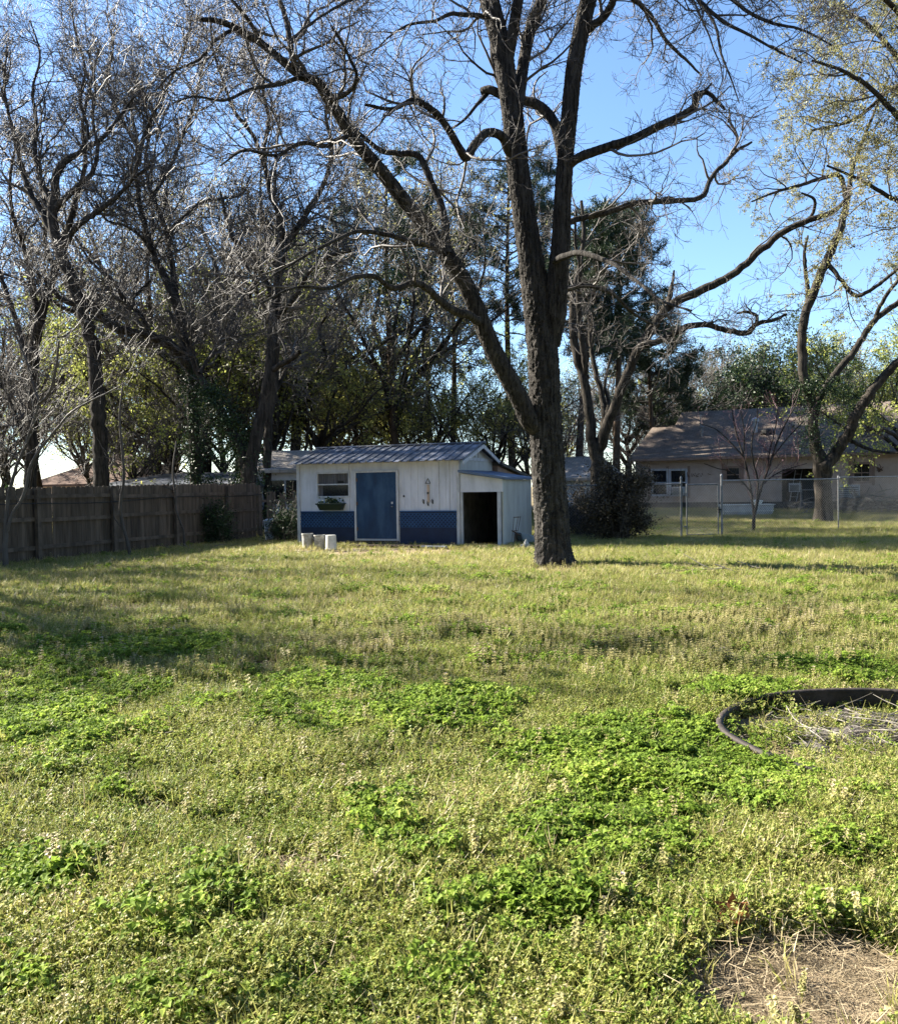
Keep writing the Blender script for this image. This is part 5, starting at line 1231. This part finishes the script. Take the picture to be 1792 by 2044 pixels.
# ------------------------------------------------------------------ fire ring full of sticks, brush piles
g = gp(1735, 1470); RC = Vector((2.62, 5.36, float(hz(2.62, 5.36)) - .03))
ring = empty('planter_ring', RC + Vector((0, 0, .01))); ring.rotation_euler = (math.radians(2.6), math.radians(-.5), 0); tag(ring, 'old tractor tyre half sunk in the weeds, filled with sticks and ash', 'tyre ring')
k = MB(); n = 96; prof = [(.972, -.06), (.978, .085), (.992, .095), (.994, .112), (.978, .118), (.95, .112), (.953, .098), (.962, .085), (.955, -.10)]
vs = []; fs = []
for i in range(n):
    a = 2 * PI * i / n; wob = .012 * math.sin(a * 3 + 1) + .008 * math.sin(a * 7)
    lug = .012 if i % 4 < 2 else 0
    for j, (rr, z) in enumerate(prof): vs.append(((rr + wob - (lug if j in (7, 8) else 0)) * math.cos(a), (rr + wob - (lug if j in (7, 8) else 0)) * math.sin(a) * .92, z + .01 * math.sin(a * 2)))
p_ = len(prof)
for i in range(n):
    for j in range(p_ - 1): fs.append((i * p_ + j, ((i + 1) % n) * p_ + j, ((i + 1) % n) * p_ + j + 1, i * p_ + j + 1))
k.add(vs, fs); k.build('rim', M['rubber'], ring, smooth=True)
vs = []; fs = []; n = 40
for i in range(n + 1):
    for j in range(48):
        a = 2 * PI * j / 48; rr = .955 * i / n; vs.append((rr * math.cos(a), rr * math.sin(a) * .92, -.02 + .04 * (1 - (rr / .955) ** 2) + .02 * math.sin(rr * 17 + 3 * a) * math.cos(a * 5) + rng.normal() * .006))
for i in range(n):
    for j in range(48): fs.append((i * 48 + j, i * 48 + (j + 1) % 48, (i + 1) * 48 + (j + 1) % 48, (i + 1) * 48 + j))
M['ash'] = mk('ash', (0.025, 0.022, 0.02), (0.13, 0.115, 0.10), 22, 0.95, 0.8, bscale=60)
k = MB(); k.add(vs, fs); k.build('ash_bed', M['ash'], ring, smooth=True)
def sticks(name, label, c, rx, ry, n, l0, l1, r0, h, m, seed, kind=None, cat='branches', up=.1):
    r = np.random.default_rng(seed)
    S = np.stack([r.normal(size=n) * rx * .5, r.normal(size=n) * ry * .5, np.abs(r.normal(size=n)) * h], -1)
    a = r.random(n) * 2 * PI; D = np.stack([np.cos(a), np.sin(a), r.normal(size=n) * up], -1); K = 7; L = l0 + (l1 - l0) * r.random(n) ** 2
    out = [S - D * L[:, None] / 2]; cur = out[0]
    for k in range(K - 1):
        D = D + r.normal(size=D.shape) * .1 * np.array([1, 1, .5]); D /= np.linalg.norm(D, axis=1, keepdims=True); cur = cur + D * (L / (K - 1))[:, None]; out.append(cur)
    P = np.stack(out, 1); P[:, :, 2] = np.maximum(P[:, :, 2], .004) ; R = (r0 * (.4 + r.random(n)))[:, None] * np.linspace(1, .45, K)[None]
    V, F = tubes(P, R, 6); o = mesh_np(name, V, F, m, smooth=True); o.location = c
    return tag(o, label, cat, kind=kind)
sticks('stick_pile', 'pale dry sticks heaped inside the sunken tyre', RC + Vector((.12, .2, .03)), .85, .6, 260, .08, .75, .0034, .03, M['stick'], 1, cat='sticks')
g = gp(1408, 1148); sticks('fallen_branch', 'small heap of dead branches on the lawn right of the big tree', g, .9, .5, 26, .4, 1.3, .010, .06, M['stick'], 2, up=.25)
g = gp(1700, 1030); sticks('brush_pile', 'brush heap beside the house right of the forked tree', Vector((g.x + 1.6, 39.5, .25)), 2.4, 1.5, 220, .6, 2, .02, .35, M['stick'], 3, up=.35)
g = gp(385, 1098); sticks('brush_pile', 'low litter of dead branches at the foot of the fence', g, 1.3, .5, 60, .3, 1.0, .010, .05, M['stick'], 4, up=.2)
g = gp(720, 1100); sticks('stick_pile', 'scattered scraps of wood in front of the buckets and door', g, 2.6, .35, 50, .2, .8, .012, .02, M['stick'], 5, cat='sticks', up=.05)
g = gp(170, 1500); sticks('fallen_branch', 'few dry twigs lying by the leafy clump at the left edge', g, .5, .3, 12, .2, .7, .004, .05, M['stick'], 6, up=.2)
# dead leaf
g = gp(1462, 1868); k = MB(); k.add([(-.05, 0, .0), (-.03, .02, .03), (-.045, .03, .05), (-.01, .03, .045), (.005, .03, .075), (.02, .03, .045), (.045, .02, .05), (.04, 0, .02), (.0, -.01, .0)], [(0, 1, 8), (1, 2, 3, 8), (3, 4, 5, 8), (5, 6, 7, 8)])
M['brown_leaf'] = leaf('brown_leaf', (.20, .075, .03), (.26, .10, .04), trans=.3)
o = k.build('dead_leaf', M['brown_leaf']); o.location = g + Vector((0, -.02, .05)); o.scale = (1.3,) * 3; o.modifiers.new('t', 'SOLIDIFY').thickness = .001; tag(o, 'curled rust brown leaf at the top of the bare soil patch', 'leaf')
k = MB(); k.hexa([(-.04, 0, 0), (.05, -.01, 0), (.05, .02, .005), (-.04, .03, .0), (-.035, .005, .012), (.045, -.002, .01), (.045, .018, .015), (-.035, .024, .012)]); o = k.build('bark_chip', M['straw'], bevel=.003); o.location = gp(1490, 1888) + Vector((0, 0, .02)); tag(o, 'pale chip of wood beside the brown leaf', 'wood chip')

# ------------------------------------------------------------------ lawn: weeds, clover patches, grass, dead-nettle spikes, straw
CRn = np.array(CR)
def project(x, y, z):
    v = np.stack([x, y, np.asarray(z) - CAMZ], -1) @ CRn
    return 896 + FPX * v[..., 0] / -v[..., 2], 1022 - FPX * v[..., 1] / -v[..., 2]
def vnoise(x, y, s, seed):
    r = np.random.default_rng(seed); G = r.random((256, 256))
    u = x * s + 1000.3; v = y * s + 1000.7; i = np.floor(u).astype(int); j = np.floor(v).astype(int); fu = u - i; fv = v - j
    fu = fu * fu * (3 - 2 * fu); fv = fv * fv * (3 - 2 * fv); g = lambda a, b: G[a % 256, b % 256]
    return (g(i, j) * (1 - fu) + g(i + 1, j) * fu) * (1 - fv) + (g(i, j + 1) * (1 - fu) + g(i + 1, j + 1) * fu) * fv
def fbm(x, y, s, seed): return (vnoise(x, y, s, seed) + .5 * vnoise(x, y, s * 2.1, seed + 1) + .25 * vnoise(x, y, s * 4.3, seed + 2)) / 1.75
def ell(px, py, L):
    o = np.zeros_like(px)
    for cx, cy, rx, ry, s in L: o = np.maximum(o, s * np.clip(1.6 - ((px - cx) / rx) ** 2 - ((py - cy) / ry) ** 2, 0, 1))
    return o
CLOV = [(95, 1440, 120, 62, 1), (90, 1345, 150, 38, .7), (240, 1375, 110, 30, .7), (890, 1420, 135, 52, 1), (640, 1430, 110, 30, .6), (1290, 1520, 270, 75, 1), (1240, 1660, 170, 75, 1), (1470, 1560, 140, 60, .9),
        (290, 1282, 170, 17, .8), (18, 1252, 38, 13, 1), (825, 1242, 45, 9, .7), (960, 1250, 60, 9, .6), (1490, 1378, 130, 24, .9), (1690, 1328, 110, 26, .8), (110, 1765, 95, 42, .8), (1010, 1830, 160, 50, .6),
        (700, 1355, 130, 25, .6), (1480, 1960, 60, 50, .6), (620, 2000, 90, 40, .5), (1130, 1480, 120, 26, .7), (760, 1640, 60, 40, .6), (270, 1590, 60, 26, .5), (40, 1980, 60, 30, .5), (900, 1975, 80, 40, .5)]
BARE = [(1108, 1141, 62, 7, 1.3), (1590, 1980, 235, 112, 1.6), (1680, 2060, 240, 70, 1.6), (1170, 1895, 130, 24, 1.15), (590, 1745, 130, 34, 1.05), (500, 1885, 120, 24, .9), (1430, 2040, 150, 26, .95), (330, 1640, 90, 20, .7), (700, 1560, 80, 14, .6), (1350, 1400, 110, 14, .7), (300, 1215, 220, 10, .7), (760, 1200, 200, 10, .7), (1330, 1215, 160, 9, .6), (500, 1330, 140, 12, .7), (960, 1290, 160, 10, .6), (560, 1790, 60, 20, .6), (750, 1103, 175, 9, 1.6), (1500, 1440, 60, 12, .8), (400, 1098, 60, 6, .6)]
SPIKE = [(1100, 1270, 420, 45, .9), (1400, 1300, 320, 50, .9), (900, 1330, 220, 35, .7), (700, 1300, 200, 25, .7), (825, 1240, 50, 10, 1), (970, 1248, 60, 10, 1), (300, 1270, 230, 20, .9), (1620, 1260, 220, 50, .8), (250, 1235, 250, 20, .5), (620, 1230, 200, 18, .5)]
def sample(strips, seed, fn, xm=.60):
    r = np.random.default_rng(seed); out = []
    for (ya, yb, dn) in strips:
        wa = yb * xm + 1.8; n = int(dn * (yb - ya) * 2 * wa)
        x = (r.random(n) * 2 - 1) * wa; y = ya + (yb - ya) * r.random(n)
        k = np.abs(x) < y * xm + 1.8; x = x[k]; y = y[k]; z = hz(x, y); px, py = project(x, y, z)
        # keep off the buildings, the tyre bed, the main trunk
        o = np.ones(len(x), bool)
        lx = (x - O.x) * U.x + (y - O.y) * U.y; ly = -(x - O.x) * U.y + (y - O.y) * U.x
        o &= ~((lx > -.02) & (lx < SW + LW + .02) & (ly > -.06) & (ly < SD + 2.6))
        o &= ((x - RC.x) ** 2 + ((y - RC.y) / .92) ** 2 > .95) | (r.random(len(x)) < .04 + .85 * np.maximum(sst(RC.y - .42, RC.y - .85, y), sst(-.9, -1.05, x - RC.x) * sst(RC.y + .45, RC.y + .1, y)))
        tb = at(1108, 1136, 17.6); o &= (x - tb.x) ** 2 + (y - tb.y) ** 2 > .2
        hx = (x - HA.x) * UH.x + (y - HA.y) * UH.y; hy = -(x - HA.x) * UH.y + (y - HA.y) * UH.x
        o &= ~((hx > 0) & (hy > -.02))
        p = fn(x, y, px, py); o &= r.random(len(x)) < p
        out.append(np.stack([x[o], y[o], z[o]], -1))
    return np.concatenate(out)
def quad_leaf(c, d, up, L, W, bend=.25):
    """leaf of two quads folded along the midrib (6 verts)"""
    d = d / np.linalg.norm(d); s = np.cross(d, up); s /= np.linalg.norm(s) + 1e-9; n = np.cross(s, d)
    m = c + d * L * .5 + n * L * bend * .3; e = c + d * L - n * L * bend * .3
    return [c, m - s * W * .5 + n * W * .18, e, m + s * W * .5 + n * W * .18, m]
def proto_mesh(name, leaves, mats, blades=None, mi=None):
    vs = []; fs = []; mm = []
    for i, lf in enumerate(leaves):
        b = len(vs); vs += [tuple(v) for v in lf]
        fs += [(b, b + 1, b + 2, b + 4) if len(lf) == 5 else (b, b + 1, b + 2, b + 3)]; mm.append(mi[i] if mi else 0)
        if len(lf) == 5: fs += [(b, b + 4, b + 2, b + 3)]; mm.append(mi[i] if mi else 0)
    me = bpy.data.meshes.new(name); me.from_pydata(vs, [], fs)
    for m in mats: me.materials.append(m)
    for p, k in zip(me.polygons, mm): p.material_index = k
    me.update(); return bpy.data.objects.new(name, me)
def blade(c, d, h, w, bend):
    d = d / np.linalg.norm(d); s = np.cross(d, [0, 0, 1.0]); s /= np.linalg.norm(s) + 1e-9
    m = c + np.array([0, 0, h * .55]) + d * bend * .3; e = c + np.array([0, 0, h * .9]) + d * bend
    return [[c - s * w, c + s * w, m + s * w * .8, m - s * w * .8], [m - s * w * .8, m + s * w * .8, e + s * w * .12, e - s * w * .12]]
M['weed'] = leaf('weed', (0.15, 0.20, 0.035), (0.34, 0.345, 0.09), (0.46, 0.38, 0.22), nscale=1.1, trans=.45, island=.35)
M['clover'] = leaf('clover', (0.09, 0.15, 0.02), (0.22, 0.31, 0.045), (0.36, 0.42, 0.09), nscale=1.2, trans=.5, island=.35, rough=.6, spec=.12)
M['grass'] = leaf('grass', (0.18, 0.20, 0.045), (0.35, 0.32, 0.11), (0.45, 0.36, 0.22), nscale=.35, trans=.45)
M['spike'] = leaf('spike', (0.22, 0.21, 0.08), (0.40, 0.36, 0.16), (0.42, 0.33, 0.24), nscale=.8, trans=.35)
M['dry'] = leaf('dry', (0.20, 0.155, 0.095), (0.38, 0.31, 0.20), nscale=1, trans=.3)
M['petal'] = leaf('petal', (0.36, 0.27, 0.34), (0.5, 0.42, 0.48), trans=.4)
def V3(*a): return np.array(a, float)
def protos_for(kind, n, seed):
    r = np.random.default_rng(seed); out = []
    for v in range(n):
        L = []; mi = []; mats = None
        if kind == 'weed':
            mats = [M['weed'], M['petal'], M['clover'], M['grass']]
            for s in range(7):
                wm = 2 if r.random() < .2 else 0; a = r.random() * 6.28; sp_ = .03 + .05 * r.random(); h = .015 + .045 * r.random()
                for k in range(6):
                    t = (k + 1) / 6; c = V3(math.cos(a) * sp_ * t, math.sin(a) * sp_ * t, h * t)
                    for q in range(3):
                        b = r.random() * 6.28; L.append(quad_leaf(c, V3(math.cos(b), math.sin(b), r.normal() * .5 + .25), V3(0, 0, 1), .0065 + .0065 * r.random() ** 1.5, .0055 + .005 * r.random(), .5)); mi.append(wm)
                if r.random() < .35: bl = blade(V3(r.normal() * .03, r.normal() * .03, 0), V3(math.cos(a), math.sin(a), 0), .05 + .04 * r.random(), .0015, .03); L += bl; mi += [3, 3]
                if r.random() < .025: L.append(quad_leaf(c + V3(0, 0, .01), V3(r.normal(), r.normal(), .8), V3(0, .1, 1), .012, .009)); mi.append(1)
        elif kind == 'clover':
            mats = [M['clover']]
            for s in range(16):
                a = r.random() * 6.28; rr = .075 * math.sqrt(r.random()); h = .025 + .075 * r.random(); c = V3(math.cos(a) * rr, math.sin(a) * rr, h)
                for q in range(4):
                    b = q * 1.57 + r.random(); L.append(quad_leaf(c, V3(math.cos(b), math.sin(b), .15 + r.normal() * .35), V3(0, 0, 1), .018 + .012 * r.random(), .016 + .008 * r.random(), .5))
            for s in range(5):
                a = r.random() * 6.28; L += blade(V3(.03 * math.cos(a), .03 * math.sin(a), 0), V3(math.cos(a), math.sin(a), 0), .10, .0014, .03)
        elif kind == 'grass':
            mats = [M['grass'], M['dry']]
            for s in range(16):
                a = r.random() * 6.28; rr = .04 * r.random(); b = blade(V3(rr * math.cos(a), rr * math.sin(a), 0), V3(math.cos(a), math.sin(a), 0), .04 + .07 * r.random(), .0022, .02 + .05 * r.random()); L += b; mi += [1 if r.random() < .2 else 0] * 2
        elif kind == 'spike':
            mats = [M['spike'], M['weed'], M['petal']]
            for s in range(2):
                bx = r.normal(size=2) * .02; H = .09 + .06 * r.random(); L += blade(V3(*bx, 0), V3(1, r.normal(), 0), H, .0018, .004); mi += [0, 0]
                for k in range(6):
                    z = H * (.35 + .1 * k)
                    for q in range(5):
                        b = q * 1.26 + r.random(); L.append(quad_leaf(V3(*bx, z), V3(math.cos(b), math.sin(b), -.3 + .25 * k * .5), V3(0, 0, 1), .014, .013, .5)); mi.append(0 if k > 1 else 1)
                if r.random() < .3: L.append(quad_leaf(V3(*bx, H * .85), V3(r.normal(), r.normal(), .5), V3(0, .1, 1), .012, .008)); mi.append(2)
        elif kind == 'straw':
            mats = [M['dry']]
            for s in range(14):
                a = r.random() * 3.14; c = V3(r.normal() * .06, r.normal() * .06, .004 + .012 * r.random()); d = V3(math.cos(a), math.sin(a), r.normal() * .08); ln = .02 + .06 * r.random() ** 2; sd = V3(-d[1], d[0], 0) * .0010
                L.append([c - sd, c + sd, c + d * ln + sd * .4, c + d * ln - sd * .4])
        if not mi: mi = None
        out.append(proto_mesh('%s_plant' % kind, L, mats, mi=mi))
    return out
def scatter(name, label, cat, pts, protos_, smin, smax, seed, tilt=.25):
    r = np.random.default_rng(seed); n = len(pts)
    me = bpy.data.meshes.new(name); me.vertices.add(n); me.vertices.foreach_set('co', pts.astype(np.float32).ravel())
    a = me.attributes.new('rot', 'FLOAT_VECTOR', 'POINT'); a.data.foreach_set('vector', np.stack([r.normal(size=n) * tilt, r.normal(size=n) * tilt, r.random(n) * 6.28], -1).astype(np.float32).ravel())
    far = 1 + .12 * sst(8, 20, pts[:, 1])
    a = me.attributes.new('scl', 'FLOAT', 'POINT'); a.data.foreach_set('value', ((smin + (smax - smin) * r.random(n)) * far * (.6 + .85 * fbm(pts[:, 0], pts[:, 1], 3.3, 91))).astype(np.float32))
    a = me.attributes.new('idx', 'INT', 'POINT'); a.data.foreach_set('value', r.integers(0, len(protos_), n).astype(np.int32))
    me.update()
    pc = bpy.data.collections.new(name + '_kinds')
    for p in protos_: pc.objects.link(p)
    g = bpy.data.node_groups.new(name, 'GeometryNodeTree')
    g.interface.new_socket('Geometry', in_out='INPUT', socket_type='NodeSocketGeometry'); g.interface.new_socket('Geometry', in_out='OUTPUT', socket_type='NodeSocketGeometry')
    N = g.nodes; L = g.links; gi = N.new('NodeGroupInput'); go = N.new('NodeGroupOutput')
    ip = N.new('GeometryNodeInstanceOnPoints'); ci = N.new('GeometryNodeCollectionInfo'); ci.inputs['Collection'].default_value = pc; ci.inputs['Separate Children'].default_value = True; ci.inputs['Reset Children'].default_value = True
    def na(nm, ty): q = N.new('GeometryNodeInputNamedAttribute'); q.data_type = ty; q.inputs['Name'].default_value = nm; return q.outputs[0]
    er = N.new('FunctionNodeEulerToRotation'); L.new(na('rot', 'FLOAT_VECTOR'), er.inputs[0])
    L.new(gi.outputs[0], ip.inputs['Points']); L.new(ci.outputs[0], ip.inputs['Instance']); ip.inputs['Pick Instance'].default_value = True
    L.new(na('idx', 'INT'), ip.inputs['Instance Index']); L.new(er.outputs[0], ip.inputs['Rotation']); L.new(na('scl', 'FLOAT'), ip.inputs['Scale']); L.new(ip.outputs[0], go.inputs[0])
    o = bpy.data.objects.new(name, me); COL.objects.link(o); md = o.modifiers.new('scatter', 'NODES'); md.node_group = g
    print(name, n)
    return tag(o, label, cat, kind='stuff')
gv = V_ground
gpx, gpy = project(gv[:, 0], np.maximum(gv[:, 1], .3), gv[:, 2])
ba = ground.data.attributes.new('bare', 'FLOAT', 'POINT'); ba.data.foreach_set('value', np.where(gv[:, 1] > 1, ell(gpx, gpy, BARE), 0).astype(np.float32))
ground_mat(ground.data.materials[0])
def clov(x, y, px, py): return np.clip(ell(px + 90 * (fbm(x, y, 1.5, 61) - .5), py - 22 + 40 * (fbm(x, y, 1.5, 71) - .5), CLOV) * (.22 + 1.35 * fbm(x, y, 3.1, 5)) + 1.6 * np.clip(fbm(x, y, 1.7, 8) - .47, 0, 1), 0, 1)
def bare(x, y, px, py): return np.clip(ell(px, py, BARE) * (.55 + .9 * fbm(x, y, 4, 15)) + 2.0 * np.clip(fbm(x, y, 2.3, 25) - .68, 0, 1) * (y < 12), 0, 1)
f_weed = lambda x, y, px, py: np.clip((1 - sst(.3, .8, bare(x, y, px, py))) * (1 - .6 * clov(x, y, px, py)), 0, 1)
f_clov = lambda x, y, px, py: sst(.1, 1.1, clov(x, y, px, py)) * (1 - bare(x, y, px, py))
f_grass = lambda x, y, px, py: np.clip((.25 + .9 * sst(10, 18, y) + 1.2 * np.clip(fbm(x, y, 1.4, 33) - .5, 0, 1)) * (1 - .9 * sst(.3, .9, bare(x, y, px, py))), 0, 1)
f_spike = lambda x, y, px, py: np.clip(ell(px, py, SPIKE) * (2.6 * np.clip(fbm(x, y, 1.3, 44) - .33, 0, 1)) + .10, 0, 1)
f_straw = lambda x, y, px, py: np.clip(.2 + .6 * bare(x, y, px, py) + .5 * np.clip(fbm(x, y, 1.2, 51) - .5, 0, 1), 0, 1)
scatter('weeds', 'low yellow-green weeds covering most of the yard', 'weeds', sample([(1.9, 4, 3900), (4, 7, 2600), (7, 11, 1000), (11, 18, 380), (18, 32, 120)], 1, f_weed), protos_for('weed', 8, 1), .7, 1.7, 1)
scatter('clover', 'taller bright green clover patches in the weedy lawn', 'clover', sample([(1.9, 4, 1300), (4, 7, 1000), (7, 11, 560), (11, 18, 260), (18, 34, 60)], 2, f_clov), protos_for('clover', 6, 2), .75, 1.35, 2)
scatter('grass', 'thin grass blades growing through the weeds', 'grass', sample([(1.9, 4, 900), (4, 7, 700), (7, 11, 460), (11, 18, 300), (18, 34, 200), (34, 46, 110)], 3, f_grass), protos_for('grass', 6, 3), .8, 1.5, 3)
scatter('nettle_spikes', 'small upright tan dead nettle spikes standing in the lawn', 'weeds', sample([(1.9, 4, 90), (4, 7, 160), (7, 11, 300), (11, 18, 180), (18, 24, 20)], 4, f_spike), protos_for('spike', 5, 4), .6, 1.5, 4, tilt=.12)
scatter('dry_straw', 'dry pale straw lying on the bare soil and between the weeds', 'straw', sample([(1.9, 4, 1500), (4, 7, 700), (7, 11, 300), (11, 18, 110)], 5, f_straw), protos_for('straw', 4, 5), .8, 1.4, 5)
